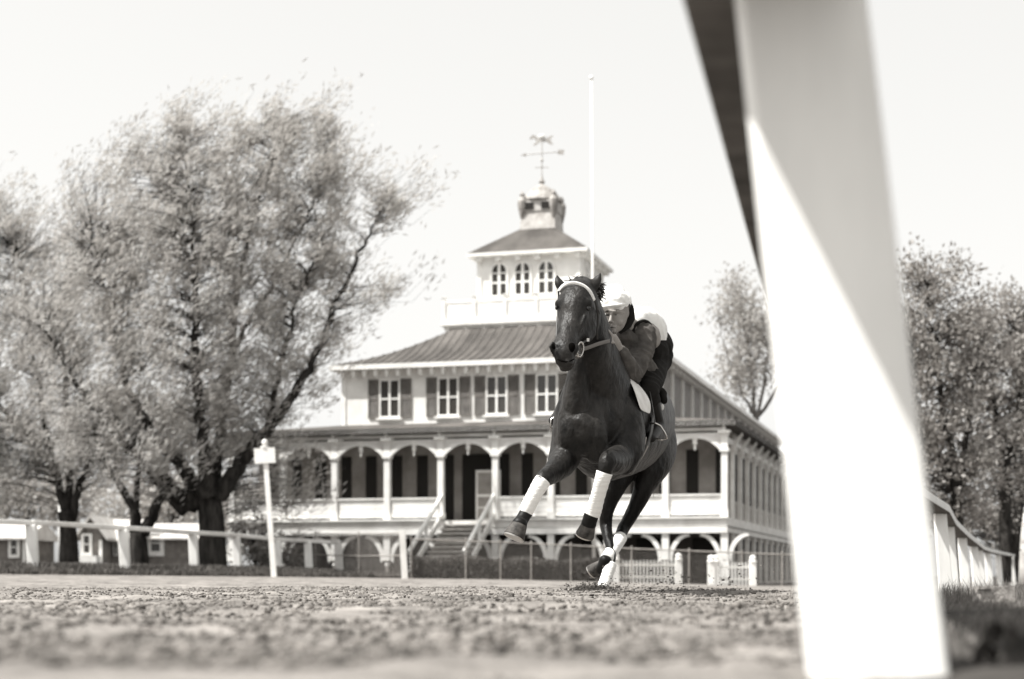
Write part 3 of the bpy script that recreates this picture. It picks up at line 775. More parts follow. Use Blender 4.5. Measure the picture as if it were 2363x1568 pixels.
b = MB(); z = gz(p.x, p.y); b.add([], []); b.bar((p.x, p.y, z - .2), (p.x - .1, p.y, z + 1.6), .2, .2); g_ = b.build('gate_post', m_white2, clf)

def picket(pxa, pxb, d, label, ends):
    a = W(pxa, 1, d); c = W(pxb, 1, d + .4); f = empty('picket_fence', (a.x, a.y, 0), label, 'fence', 'white picket fences')
    dx = Vector((c.x - a.x, c.y - a.y, 0)); Ln = dx.length; t = dx / Ln
    z0 = gz(a.x, a.y) - .03
    for q in ends:
        b = MB(); o_ = t * (Ln * q); b.box((o_.x - .11, o_.y - .1, z0 - .2), (o_.x + .11, o_.y + .1, z0 + .78)); b.lathe((o_.x, o_.y, z0), [(.13, .78), (.15, .82), (.1, .86), (.12, .92), (.09, 1.0), (.02, 1.03)], 10); b.build('post', m_white, f)
    for zz in (.22, .62):
        b = MB(); b.bar((0, .03, z0 + zz), (t.x * Ln, t.y * Ln + .03, z0 + zz), .03, .08); b.build('fence_rail', m_white, f)
    n = int(Ln / .12)
    pk = MB(); pk.box((-.022, -.012, -.1), (.022, .006, .74)); pk.add([(-.022, -.012, .74), (.022, -.012, .74), (.022, .006, .74), (-.022, .006, .74), (0, -.003, .8)], [(0, 1, 4), (1, 2, 4), (2, 3, 4), (3, 0, 4)]); pk = pk.mesh('picket', m_white)
    for k in range(1, n):
        s_ = t * (Ln * k / n); link('picket', pk, f, (s_.x, s_.y, z0))
picket(1421, 1566, 55, 'white picket fence nearer the horse, right of the hedge', (0, 1))
picket(1641, 1737, 54.6, 'white picket fence by the right corner of the clubhouse', (0, .1, 1))

# ------------------------------------------------------------------ outer rail at left
orf = empty('outer_rail_fence', (0, 0, 0), 'white outer running rail on stout posts along the left side of the track', 'fence')
opl = [(-40, 46.5, 27), (78, 1308, 44), (290, 1312, 46.5), (450, 1315, 51.5), (549, 1316, 54.5), (643, 1323, 56), (715, 1327, 57.5), (785, 1328, 57.8)]
ops = []
for q in opl:
    if q[0] == -40: p = W(-260, 1, 41); ops.append((p.x, p.y, gz(p.x, p.y)))
    else: p = W(*q); ops.append((p.x, p.y, p.z))
hts = [1.15, 1.15, 1.12, 1.13, 1.13, 1.12, 1.16, 1.12]
for i, (x, y, z) in enumerate(ops):
    b = MB(); b.bar((x, y, z - .25), (x - .07, y, z + hts[i] - .02), .27 if i else .25, .26, up=(0, 1, 0)); bevel(b.build('post', m_white, orf), .03)
P3 = [Vector((x - .08, y, z + hts[i] + .04)) for i, (x, y, z) in enumerate(ops)]
for a, c in zip(P3[:-1], P3[1:]):
    t = (c - a).normalized(); b = MB(); b.bar(a + t * .003, c - t * .003, .2, .13); bevel(b.build('rail', m_white2, orf), .02)
b = MB(); b.ball(tuple(P3[-1]), .12, 1.1, 1.1, .9); b.build('end_cap', m_white2, orf)

# sign post
sg = empty('sign_post', tuple(W(631, 1325, 50)), 'white wooden sign post with a blank white board, left of the clubhouse porch', 'sign')
base = W(631, 1325, 50); 
def S(px, py): return W(px, py, 50) - base
b = MB(); b.bar(S(633, 1340), S(613, 1062), .165, .15, up=(0, 1, 0), w2=.14, h2=.13); b.build('post', m_white, sg)
b = MB(); b.bar(S(588, 1054) + Vector((0, -.09, 0)), S(636, 1051) + Vector((0, -.09, 0)), .035, .47); b.build('board', m_white, sg)
b = MB(); b.lathe(S(611, 1034), [(.1, -.1), (.1, -.02), (.14, 0), (.14, .04), (.05, .06), (.1, .14), (.09, .22), (.02, .27)], 10); b.build('finial', m_white2, sg)
# white pole far left
b = MB(); q = W(140, 1325, 80); b.tube([(q.x, q.y, q.z), tuple(W(141, 1108, 80))], .13, 8); b.build('white_pole', m_white, smooth=True, label='plain white pole standing among the tree trunks at far left', cat='pole')

# ------------------------------------------------------------------ cottages far left
def cottage(x0, x1, d, zb, zw, zr, depth, wins, label, gable=False):
    """gable: front wall faces the camera under a gable; else the roof slope does"""
    a = W(x0, 1, d); c = W(x1, 1, d); w = c.x - a.x
    zb_, zw_, zr_ = [W(0, q, d).z for q in (zb, zw, zr)]
    o = empty('cottage', (a.x, d, zb_), label, 'house', 'small cottages beyond the outer rail')
    h, r = zw_ - zb_, zr_ - zb_
    b = MB(); b.box((0, 0, -1.5), (w, depth, h))
    if gable: b.prism([(0, h), (w, h), (w / 2, r)], 0.0, depth)
    b.build('wall', m_brick, o)
    b = MB()
    if gable:
        for s0, s1 in (((-.5, h - .35), (w / 2, r + .05)), ((w + .5, h - .35), (w / 2, r + .05))):
            b.strip([(s0[0], s0[1] + .2), (s1[0], s1[1] + .2)], [s0, s1], -.5, depth + .5)
    else:
        b.add([(-.4, -.6, h - .2), (w + .4, -.6, h - .2), (w + .4, depth / 2, r), (-.4, depth / 2, r), (w + .4, depth + .6, h - .2), (-.4, depth + .6, h - .2), (-.4, -.6, h - .35), (w + .4, -.6, h - .35), (w + .4, depth + .6, h - .35), (-.4, depth + .6, h - .35)],
              [(0, 1, 2, 3), (3, 2, 4, 5), (0, 6, 7, 1), (5, 4, 8, 9), (6, 9, 8, 7), (1, 7, 8, 4, 2), (0, 3, 5, 9, 6)])
    b.build('roof', m_cotroof, o)
    for x in (0, w - .25): MB().box((x, -.08, -.5), (x + .25, -.005, h - .3)).build('corner_board', m_white, o)
    for (wx0, wx1, wy0, wy1) in wins:
        A = W(wx0, wy1, d); Cc = W(wx1, wy0, d); x0_, x1_ = A.x - a.x, Cc.x - a.x; z0_, z1_ = A.z - zb_, Cc.z - zb_; t = (x1_ - x0_) * .24
        f = MB(); f.box((x0_, -.14, z0_), (x0_ + t, -.01, z1_)); f.box((x1_ - t, -.14, z0_), (x1_, -.01, z1_))
        for q, tt in ((z0_, t * 1.2), (z1_ - t * .8, t * .8), ((z0_ + z1_) / 2, t * .35)): f.box((x0_ + t, -.14, q), (x1_ - t, -.01, q + tt))
        f = f.build('window', m_white, o)
        MB().box((x0_ + t, -.06, z0_ + t), (x1_ - t, -.012, z1_ - t * .8)).build('pane', m_glass, f)
    return o
cottage(-60, 60, 130, 1296, 1236, 1203, 8, [(20, 46, 1241, 1288)], 'low cottage at the far left edge with a pale roof and one white framed window')
c2 = cottage(187, 236, 128, 1297, 1238, 1196, 9, [(188, 213, 1232, 1283)], 'cottage with its white window and small porch between the two leaning trunks', True)
b = MB(); b.box((-1.0, -1.6, -.6), (1.6, -.2, .45)); b.build('porch_base', m_white2, c2)
cottage(236, 305, 131, 1297, 1242, 1196, 7, [(262, 272, 1250, 1283)], 'dark walled cottage wing with broad pale roof left of the forked trunk')
cottage(332, 470, 134, 1297, 1236, 1205, 8, [(340, 379, 1226, 1284), (443, 456, 1240, 1280)], 'dark cottage with a broad white window right of the forked trunk')
# ------------------------------------------------------------------ trees
def tree(name, label, base, trunk, limbs, blobs, leafm, leaf=.15, asp=.3, wind=(.35, 0, .5), per=26, twig_r=.008, cat='tree', group=None, spread=.32, ks=1.0, barkm=None, cl=1.15, cut=-.55, thick=.78, wisp=1.3):
    """trunk/limbs: lists of (px,py,d,r) ; blobs: (px,py,d, rx,ry,rz, twigs)"""
    o = empty(name, tuple(base), label, cat, group)
    off = -Vector(base); barkm = barkm or m_bark
    b = MB(); nodes = []
    for q in trunk:
        A = catmull([(*(W(*p[:3]) + off), p[3] * ks * thick) for p in q], 5); b.tube([a[:3] for a in A], [a[3] for a in A], 9)
        nodes += [a for a in A]
    b.build('trunk', barkm, o, smooth=True)
    for q in limbs:
        A = catmull([(*(W(*p[:3]) + off), p[3] * ks * thick) for p in q], 5)
        # a little crookedness
        for k in range(1, len(A) - 1): A[k, :3] += rng.normal(0, .04, 3)
        b = MB(); b.tube([a[:3] for a in A], [max(a[3], .012) for a in A], 7); b.build('limb', barkm, o, smooth=True)
        nodes += [a for a in A]
    nodes = np.array(nodes); LP = []; LD = []; tb = MB(); wind = np.array(wind)
    for (px, py, d, rx, ry, rz, n) in blobs:
        c = np.array(W(px, py, d) + off)
        u = rng.normal(0, 1, (n, 3)); u /= np.linalg.norm(u, axis=1)[:, None]
        u *= (rng.random(n) ** (1 / 2.2))[:, None]
        T = c + u * np.array([rx, ry, rz]) * ks
        for p in T:
            dd = np.linalg.norm(nodes[:, :3] - p, axis=1) + np.maximum(0, nodes[:, 2] - p[2] + .3) * 1.5
            q = nodes[np.argmin(dd)][:3]
            v = p - q; ln = np.linalg.norm(v)
            if ln > 3.2: q = p - v / ln * (2.2 + rng.random())
            mid = (p + q) / 2 + np.array([0, 0, ln * .08]) + rng.normal(0, .08, 3)
            out = np.linalg.norm((p - c) / (np.array([rx, ry, rz]) * ks))
            end = p + wind * (rng.uniform(.3, .9) + (rng.uniform(0, wisp) if out > .75 else 0)) * ks + rng.normal(0, .12, 3)
            path = np.array([q, mid, p, end]); pc = catmull(path, 3)
            tb.tube([tuple(x) for x in pc[::2]], [twig_r * 1.6, twig_r * 1.3, twig_r, twig_r * .7, twig_r * .4][:len(pc[::2])], 3, caps=False)
            t = rng.random(per) ** .7 * .72 + .28
            idx = t * (len(pc) - 1); i0 = np.minimum(idx.astype(int), len(pc) - 2); fr = (idx - i0)[:, None]
            pos = pc[i0] * (1 - fr) + pc[i0 + 1] * fr + rng.normal(0, spread * .5, (per, 3))
            LP.append(pos); dr = pc[-1] - pc[len(pc) // 2]; dr = dr / (np.linalg.norm(dr) + 1e-6)
            LD.append(np.tile(dr * .7 + wind * .8, (per, 1)))
    tb.build('twigs', barkm, o, kind='stuff')
    LP = np.concatenate(LP); LD = np.concatenate(LD)
    f = 2 * math.pi / (cl * ks)
    cf = np.sin(LP[:, 0] * f + 1.3 * np.sin(LP[:, 2] * f * .7)) + np.sin(LP[:, 2] * f * 1.1 + 1.7 * np.sin(LP[:, 1] * f * .8)) + np.sin((LP[:, 1] + LP[:, 0] * .5) * f * .9)
    kp = cf + rng.normal(0, .35, len(LP)) > cut
    LP, LD = LP[kp], LD[kp]
    leaf_cloud('leaves', LP, leaf, leafm, o, asp=asp, dirn=LD, kind='stuff')
    return o

# the great willow beside the clubhouse
D = 57.2
tree('willow_tree', 'huge windblown willow with dark forked trunk standing left of the clubhouse', W(488, 1300, D),
     [[(492, 1335, D, .62), (490, 1240, D, .55), (486, 1180, D, .52), (478, 1140, D, .5)]],
     [[(500, 1150, D, .42), (530, 1105, D, .34), (575, 1045, D, .28), (620, 985, D, .24), (680, 910, D, .19), (730, 810, D, .15), (775, 700, D, .11), (820, 600, D, .08), (850, 540, D, .05), (880, 480, D, .03)],
      [(620, 985, D, .14), (635, 900, D, .11), (665, 780, D, .09), (690, 680, D, .06), (740, 560, D, .03)],
      [(470, 1150, D, .42), (420, 1080, D, .3), (360, 1010, D, .22), (300, 900, D, .15), (255, 740, D, .1), (230, 600, D, .05)],
      [(480, 1150, D - .4, .36), (470, 1040, D - 1, .26), (455, 900, D - 1.5, .2), (450, 700, D - 1.7, .12), (440, 480, D - 1.5, .06), (420, 330, D, .03)],
      [(485, 1150, D + .4, .36), (510, 1000, D + 1, .26), (530, 820, D + 1.5, .18), (560, 600, D + 1.5, .1), (620, 400, D + 1, .05), (650, 300, D + 1, .03)],
      [(455, 1165, D, .4), (400, 1130, D - .5, .3), (350, 1075, D - .5, .24), (250, 980, D - 1, .15), (160, 860, D - 1, .08), (100, 760, D - 1, .04)],
      [(430, 1180, D, .3), (345, 1080, D - .6, .24), (300, 1000, D - .6, .15), (170, 880, D - .4, .06)],
      [(530, 820, D + 1.5, .1), (600, 700, D + 1.5, .08), (700, 520, D + 1, .05), (760, 380, D + 1, .03)]],
     [(420, 450, D, 2.2, 2.0, 2.1, 320), (300, 540, D - .5, 2.0, 2.0, 2.1, 240), (560, 455, D + .8, 1.9, 1.8, 2.0, 230), (690, 425, D + .8, 1.7, 1.6, 1.8, 190),
      (430, 620, D - 1, 2.6, 2.2, 2.4, 330), (600, 640, D + .5, 2.2, 2.0, 2.2, 260), (240, 720, D - .6, 2.2, 2.0, 2.3, 260), (780, 430, D + .5, .9, .9, 1.1, 60),
      (905, 480, D, .9, .8, .75, 70), (760, 590, D + .3, 1.1, 1.0, 1.1, 80), (390, 850, D - 1, 2.6, 2.2, 2.2, 330), (560, 860, D + .3, 1.8, 1.8, 2.0, 190),
      (210, 940, D - .8, 2.2, 2.0, 2.0, 240), (330, 1060, D - 1, 1.9, 1.8, 1.3, 170), (480, 1000, D, 1.5, 1.6, 1.3, 130), (860, 690, D + .2, 1.3, 1.0, .45, 40),
      (760, 780, D + .2, .9, .9, .9, 40), (700, 900, D + .4, 1.0, .8, 1.0, 40), (590, 1120, D + 1.2, 1.2, .8, 1.6, 90), (690, 1130, D + 1.6, .8, .5, 1.7, 60),
      (410, 290, D + .4, .8, .8, .9, 40), (620, 310, D + 1, 1.0, .8, .9, 60), (740, 305, D + 1, .7, .6, .9, 35), (640, 760, D + .3, 1.2, 1.2, 1.5, 80), (170, 560, D + .5, 1.3, 1.2, 1.6, 80), (300, 380, D, 1.2, 1.1, 1.1, 60), (540, 330, D + .5, 1.2, 1.0, 1.0, 60), (130, 740, D, 1.5, 1.4, 1.8, 100), (190, 420, D, .9, .8, .9, 30), (680, 330, D + 1, .8, .7, .9, 35), (560, 980, D + .5, 1.4, 1.2, 1.4, 90), (700, 640, D + .5, 1.2, 1.1, 1.2, 70)],
     m_leaf, leaf=.25, asp=.17, wind=(.6, 0, .6), per=30, ks=1.22, thick=.7, cut=-.52, cl=1.5, wisp=1.2)
D2 = 66
tree('willow_tree', 'pale feathery willow at the left edge with several thin trunks behind the rail', W(140, 1290, D2),
     [[(160, 1300, D2, .5), (158, 1230, D2, .42), (150, 1180, D2, .36)]],
     [[(155, 1200, D2, .25), (130, 1100, D2, .18), (100, 950, D2, .13), (70, 780, D2, .08), (50, 600, D2, .04)],
      [(165, 1200, D2, .24), (185, 1120, D2, .17), (215, 1030, D2, .12), (240, 900, D2, .06)],
      [(150, 1190, D2, .24), (160, 1100, D2, .18), (150, 900, D2, .12), (140, 700, D2, .05)],
      [(130, 1100, D2, .14), (40, 980, D2, .1), (-60, 850, D2, .06)]],
     [(60, 780, D2, 2.6, 2.2, 3.0, 330), (-60, 820, D2, 3.0, 2.2, 3.4, 300), (20, 560, D2, 1.5, 1.6, 1.8, 110), (-40, 500, D2, 1.2, 1.2, 1.4, 70),
      (100, 1000, D2, 2.6, 2.0, 1.7, 230), (-20, 1050, D2, 2.6, 2.0, 1.8, 220), (180, 1080, D2, 1.8, 1.4, 1.2, 110), (150, 600, D2 + 1, 1.6, 1.4, 1.6, 90)],
     m_leaf, leaf=.27, asp=.17, wind=(.6, 0, .6), per=30, ks=1.18, thick=.7, cut=-.52, cl=1.5, wisp=1.2)
D3 = 61
tree('forked_tree', 'slim dark tree forking low in a V behind the outer rail', W(325, 1295, D3),
     [[(322, 1310, D3, .42), (320, 1262, D3, .38), (318, 1230, D3, .34)]],
     [[(312, 1232, D3, .26), (308, 1170, D3, .2), (275, 1120, D3, .15), (240, 1060, D3, .1), (210, 960, D3, .05)],
      [(310, 1180, D3, .14), (318, 1080, D3, .1), (315, 950, D3, .05)],
      [(330, 1235, D3, .26), (355, 1180, D3, .22), (378, 1130, D3, .16), (385, 1040, D3, .1), (400, 950, D3, .05)],
      [(275, 1120, D3, .09), (262, 1060, D3, .06), (255, 990, D3, .03)]],
     [(230, 1010, D3, 1.8, 1.5, 1.3, 120), (320, 980, D3, 1.6, 1.4, 1.2, 100), (400, 1000, D3, 1.4, 1.3, 1.3, 90)],
     m_leaf, leaf=.2, asp=.24, per=30, ks=1.17)
# far foliage behind the cottages
tree('background_tree', 'soft pale tree rising behind the cottages at far left', W(60, 1280, 150),
     [[(60, 1290, 150, .6), (62, 1240, 150, .5), (65, 1180, 150, .4)]], [[(65, 1190, 150, .3), (100, 1130, 150, .2)], [(65, 1190, 150, .3), (20, 1130, 150, .2)]],
     [(60, 1150, 150, 7, 4, 3.2, 200), (-60, 1140, 150, 6, 4, 3.5, 120), (160, 1165, 150, 4, 3, 2.4, 80)], m_leaf3, leaf=.5, asp=.5, per=22, spread=.9, group='trees beyond the cottages', wind=(.2, 0, .2))
tree('background_tree', 'soft pale tree showing between the forked trunk and the big willow', W(400, 1280, 145),
     [[(400, 1290, 145, .6), (402, 1240, 145, .5), (405, 1190, 145, .4)]], [[(405, 1190, 145, .3), (440, 1140, 145, .2)], [(405, 1190, 145, .3), (350, 1140, 145, .2)]],
     [(390, 1170, 145, 5, 4, 2.8, 150), (300, 1160, 145, 4, 3, 2.8, 90), (530, 1200, 145, 5, 4, 3.2, 150), (620, 1180, 150, 5, 4, 3.5, 120)], m_leaf3, leaf=.5, asp=.5, per=22, spread=.9, group='trees beyond the cottages', wind=(.2, 0, .2))
# shrub near the clubhouse left end
tree('leafy_shrub', 'loose shrub growing beside the willow trunk in front of the porch end', W(590, 1310, 58.5),
     [[(590, 1325, 58.5, .08), (588, 1280, 58.5, .06), (585, 1240, 58.5, .04)]], [[(588, 1280, 58.5, .04), (610, 1240, 58.5, .02)]],
     [(585, 1250, 58.5, 1.0, .8, .9, 70), (650, 1290, 59.5, .8, .5, .5, 40)], m_leaf2, leaf=.14, asp=.5, per=30, cat='shrub', wind=(.1, 0, .2))
# spring tree behind the clubhouse
D4 = 112
tree('budding_tree', 'thin pale budding tree rising behind the right side of the clubhouse', W(1800, 1300, D4),
     [[(1760, 1320, D4, .6), (1755, 1150, D4, .5), (1745, 1000, D4, .4)]],
     [[(1745, 1010, D4, .3), (1740, 900, D4, .24), (1725, 800, D4, .15), (1712, 700, D4, .08), (1705, 655, D4, .04)],
      [(1745, 980, D4, .24), (1765, 860, D4, .18), (1775, 740, D4, .1), (1760, 670, D4, .04)],
      [(1742, 960, D4, .2), (1700, 880, D4, .12), (1670, 800, D4, .07), (1660, 740, D4, .03)],
      [(1750, 960, D4, .25), (1830, 850, D4, .18), (1900, 760, D4, .08)]],
     [(1710, 740, D4, 2.0, 2.0, 2.4, 60), (1760, 790, D4, 2.2, 2.0, 3.4, 90), (1700, 870, D4, 2.0, 1.8, 2.4, 55), (1850, 800, D4, 3.4, 2.4, 3.6, 60), (1690, 680, D4, 1.2, 1.2, 1.4, 22)],
     m_leaf3, leaf=.26, asp=.5, per=44, spread=1.1, wind=(.1, 0, .3), twig_r=.012, cut=-.9, thick=.6, barkm=m_barkpale, ks=.9)
# dark trees at right
def rtree(px, d, ztop, label, blobs, trunks):
    tree('shade_tree', label, W(px, 1330, d), trunks[0], trunks[1], blobs, m_leaf2, leaf=.15, asp=.45, per=40, spread=.55, cl=1.5, cut=-.12, wisp=.6, wind=(.05, 0, .15), group='dark trees behind the inner rail at right')
d = 46
rtree(2205, d, 600, 'tallest dark leafy tree right of the near post', 
      [(2130, 720, d, 1.6, 1.6, 1.5, 130), (2200, 800, d, 1.8, 1.7, 1.8, 190), (2110, 900, d, 1.7, 1.6, 1.9, 190), (2190, 1000, d, 1.7, 1.6, 1.5, 170), (2130, 1120, d, 1.4, 1.4, 1.2, 110), (2150, 640, d, .9, .9, .6, 25), (2240, 1120, d, 1.0, 1.2, .9, 60)],
      ([[(2210, 1345, d, .28), (2208, 1200, d, .24), (2205, 1080, d, .2)]],
       [[(2205, 1090, d, .16), (2180, 960, d, .12), (2150, 800, d, .07), (2140, 660, d, .03)], [(2207, 1120, d, .14), (2235, 1000, d, .1), (2250, 860, d, .05)], [(2205, 1100, d, .14), (2140, 1000, d, .1), (2100, 850, d, .05)]]))
d = 52
rtree(2320, d, 690, 'dark leafy tree with a straight trunk near the right edge',
      [(2300, 790, d, 1.7, 1.6, 1.7, 150), (2370, 830, d, 1.9, 1.7, 2.2, 170), (2300, 950, d, 1.9, 1.8, 1.8, 180), (2380, 1020, d, 1.8, 1.6, 1.8, 130), (2290, 1080, d, 1.4, 1.3, 1.2, 90), (2350, 730, d, 1.3, 1.0, .7, 45)],
      ([[(2318, 1345, d, .3), (2320, 1200, d, .26), (2318, 1080, d, .2)]],
       [[(2318, 1090, d, .16), (2300, 980, d, .12), (2285, 860, d, .05)], [(2319, 1100, d, .16), (2345, 980, d, .12), (2370, 840, d, .05)]]))
d = 58
rtree(2350, d, 900, 'leaning dark tree with slanting twin stems at the right edge',
      [(2420, 960, d, 2.2, 1.8, 2.4, 120), (2350, 1120, d, 1.6, 1.2, 1.0, 60), (2230, 1200, d, 1.5, 1.0, .9, 80), (2270, 1230, d, 1.2, 1.0, .8, 60), (2150, 1180, d, 1.2, 1.0, 1.1, 60)],
      ([[(2335, 1345, d, .3), (2342, 1240, d, .26), (2355, 1150, d, .22)]], [[(2355, 1150, d, .2), (2372, 1060, d, .15), (2400, 940, d, .08)], [(2345, 1220, d, .16), (2335, 1150, d, .12), (2330, 1080, d, .06)]]))
# pale low mass beyond the rail at the right edge
b = MB()
q = W(2368, 1330, 70)
b.lathe((0, 0, 0), [(1.0, -1), (1.05, .3), (1.0, 1.2), (.85, 2.0), (.6, 2.6), (.2, 2.9)], 14)
o = b.build('canvas_tent', m_cupola, smooth=True, label='pale rounded canvas shelter half hidden at the right edge behind the far rail', cat='shelter'); o.location = (q.x + .3, q.y, q.z)

# ------------------------------------------------------------------ iron lid on stones, in the grass at right
lp = W(2297, 1396, 7.0)
lid = empty('drain_cover', tuple(lp), 'weathered metal box lid lying on pale stones in the grass at right', 'drain cover'); lid.scale = (1.25,) * 3; lid.location.z += .012
b = MB(); b.box((-.075, -.05, -.012), (.085, .07, .0)); b.build('rim', m_iron, lid)
b = MB(); b.box((-.062, -.035, .0), (.058, .06, .052), top=.96); b.box((-.07, -.042, .044), (-.03, .0, .054)); b.build('lid', mat('rusty_lid', .2, .7, .3, v2=.4, scale=30, var=.3, bump=.4, bscale=60), lid)
m_stone = mat('pale_stone', .42, .9, .1, v2=.6, scale=20, var=.2, bump=.7, bscale=40)
def stone(x, y, z, r, label):
    V = ICO_V * (1 + rng.uniform(-.22, .22, (len(ICO_V), 1))) * np.array([1.1, .9, .85]) * r
    o = bulk('stone', V, ICO_F, m_stone, label=label, cat='stone', group='pale stones under the drain cover'); o.location = (x, y, z)
    s_ = o.modifiers.new('s', 'SUBSURF'); s_.levels = s_.render_levels = 1
stone(lp.x - .025, 6.93, lp.z - .045, .055, 'middle pale stone under the drain cover')
stone(lp.x + .055, 6.9, lp.z - .05, .05, 'right pale stone under the drain cover')
stone(lp.x - .09, 6.9, lp.z - .035, .034, 'small left stone under the corner of the drain cover')

# broad dark leaves close to the lens at lower right
dk = empty('dock_plant', (.70, 2.5, -.075), 'broad dark leafed weed close to the camera at the lower right corner', 'plant')
m_dock = mat('dock_leaf', .05, .6, .3, v2=.12, scale=20, var=.3)
for k in range(30):
    a = rng.uniform(-1.2, 1.2); h = rng.uniform(.05, .13); L_ = rng.uniform(.06, .12); x0 = rng.uniform(-.04, .4); y0 = rng.uniform(-.1, .3)
    b = MB(); n = 7; V = []; Fc = []
    for i in range(n):
        t = i / (n - 1); wd = .021 * math.sin(math.pi * min(1, t * .93 + .05)) + .002
        c = Vector((x0 + math.sin(a) * L_ * t, y0 - .02 * t, h * math.sin(t * 2.1)))
        sd = Vector((math.cos(a), .25, -math.sin(a) * .4))
        V += [c - sd * wd + Vector((0, 0, .004)), c, c + sd * wd + Vector((0, 0, .004))]
    Fc = [(i * 3 + j, i * 3 + j + 1, i * 3 + j + 4, i * 3 + j + 3) for i in range(n - 1) for j in (0, 1)]
    b.add(V, Fc); b.build('leaf', m_dock, dk, smooth=True)
# ------------------------------------------------------------------ racehorse
m_coat = mat('bay_coat', .007, .44, .17, v2=.034, scale=9, var=.4, bump=.8, bscale=22, stretch=(1, 1, .6))
def coat_points(m):
    nt = m.node_tree; b = nt.nodes['Principled BSDF']; src = b.inputs['Base Color'].links[0].from_socket
    tc = [n for n in nt.nodes if n.type == 'TEX_COORD'][0]
    sx = nt.nodes.new('ShaderNodeSeparateXYZ'); mr = nt.nodes.new('ShaderNodeMapRange'); mr.inputs[1].default_value = .62; mr.inputs[2].default_value = 1.05
    mx = nt.nodes.new('ShaderNodeMix'); mx.data_type = 'RGBA'; mx.inputs[6].default_value = warm(.006)
    nt.links.new(tc.outputs['Object'], sx.inputs[0]); nt.links.new(sx.outputs[2], mr.inputs[0]); nt.links.new(mr.outputs[0], mx.inputs[0])
    nt.links.new(src, mx.inputs[7]); nt.links.new(mx.outputs[2], b.inputs['Base Color'])
coat_points(m_coat)
m_coat_dk = mat('black_points', .006, .5, .16, bump=.3, bscale=14)
m_hair = mat('mane_hair', .02, .5, .3, v2=.05, scale=40, var=.4)
m_wrap = mat('bandage_cotton', .80, .9, .1, v2=.86, scale=14, var=.06, bump=.35, bscale=30, stretch=(.3, .3, 3))
m_hoof = mat('hoof_horn', .035, .7, .2, v2=.10, scale=25, var=.3)
m_leather = mat('bridle_leather', .03, .45, .4)
m_rein = mat('rein_webbing', .14, .7, .2)
m_steel = mat('bit_steel', .5, .25, .5, metal=1.0)
m_whiteb = mat('white_browband', .8, .6, .3)
m_cloth = mat('saddle_linen', .62, .85, .1, v2=.75, scale=10, var=.1)
m_girth = mat('girth_webbing', .3, .8, .1)
m_black = mat('void_black', .004, .9, 0)
m_soil = mat('damp_soil', .04, .95, .1, v2=.12, scale=30)
m_eye = mat('horse_eye', .006, .08, .6)
def q(px, py, d, a, b=None):
    p = W(px, py, d); return (p.x, p.y, p.z, a, a if b is None else b)

HB = W(1400, 1372, 11.0)
horse = empty('racehorse', (HB.x, HB.y, gz(HB.x, HB.y)), 'dark bay racehorse galloping towards the camera with white leg bandages', 'horse')
HO = Vector(horse.location)
def hb(b): b.v = [(p[0] - HO.x, p[1] - HO.y, p[2] - HO.z) for p in b.v]; return b
SD = (0.977, -0.212, 0)     # image-right side of the horse
b = MB()
# trunk, chest to rump
loft(b, [q(1342, 1000, 10.36, .13, .17), q(1362, 985, 10.5, .215, .29), q(1390, 978, 10.72, .265, .38), q(1416, 972, 11.0, .29, .39), q(1436, 972, 11.3, .305, .385),
         q(1452, 975, 11.6, .30, .36), q(1466, 972, 11.9, .285, .32), q(1478, 968, 12.2, .26, .30), q(1486, 975, 12.45, .18, .22)], side=SD, n=28)
# withers ridge
loft(b, [q(1400, 868, 10.75, .07, .10), q(1424, 845, 11.0, .07, .08), q(1440, 862, 11.3, .09, .08)], side=SD, n=14)
# neck
loft(b, [q(1384, 950, 10.62, .235, .30), q(1392, 898, 10.58, .185, .27), q(1387, 850, 10.47, .135, .225), q(1375, 800, 10.35, .118, .19), q(1364, 750, 10.25, .098, .165), q(1350, 702, 10.16, .086, .13), q(1340, 672, 10.1, .07, .09)], side=(.96, -.28, 0), n=26)
# windpipe ridge and breast muscles
loft(b, [q(1346, 812, 10.26, .045, .06), q(1338, 845, 10.29, .062, .09), q(1333, 885, 10.32, .082, .10), q(1330, 925, 10.34, .092, .11), q(1330, 965, 10.36, .09, .10)], side=SD, n=12)
loft(b, [q(1322, 915, 10.38, .07, .06), q(1318, 960, 10.34, .085, .075), q(1316, 1005, 10.33, .088, .08), q(1320, 1048, 10.38, .07, .07)], side=SD, n=14)
loft(b, [q(1356, 915, 10.38, .07, .06), q(1364, 960, 10.35, .08, .075), q(1372, 1008, 10.33, .088, .08), q(1378, 1048, 10.37, .075, .07)], side=SD, n=14)
# shoulders
loft(b, [q(1420, 910, 10.62, .10, .10), q(1438, 970, 10.55, .13, .12), q(1446, 1030, 10.5, .12, .12), q(1435, 1062, 10.45, .10, .11)], side=SD, n=16)
loft(b, [q(1326, 905, 10.55, .08, .10), q(1310, 965, 10.5, .09, .12), q(1308, 1020, 10.45, .10, .12), q(1305, 1050, 10.42, .095, .10)], side=SD, n=16)
# head: long wedge with cheek bones, tilted, turned to image left
HS = (.94, -.34, 0)
loft(b, [q(1342, 668, 10.16, .075, .085), q(1336, 684, 10.10, .098, .11), q(1330, 708, 10.06, .112, .135), q(1326, 735, 10.02, .098, .135), q(1318, 762, 9.96, .078, .105),
         q(1308, 788, 9.88, .068, .078), q(1302, 806, 9.83, .072, .070), q(1303, 824, 9.81, .062, .062), q(1306, 838, 9.82, .046, .045)], side=HS, n=28, pw=.85)
# jaw plates
for s_ in (0, 1):
    x = 1364 if s_ else 1316
    loft(b, [q(x + 4, 700, 10.16, .035, .07), q(x + 5, 728, 10.14, .042, .095), q(x, 756, 10.08, .036, .07), q(x - 12, 782, 9.98, .028, .04)], side=HS, n=12)
# brows
b.ball(W(1290, 702, 10.0), .030); b.ball(W(1354, 701, 9.975), .038)
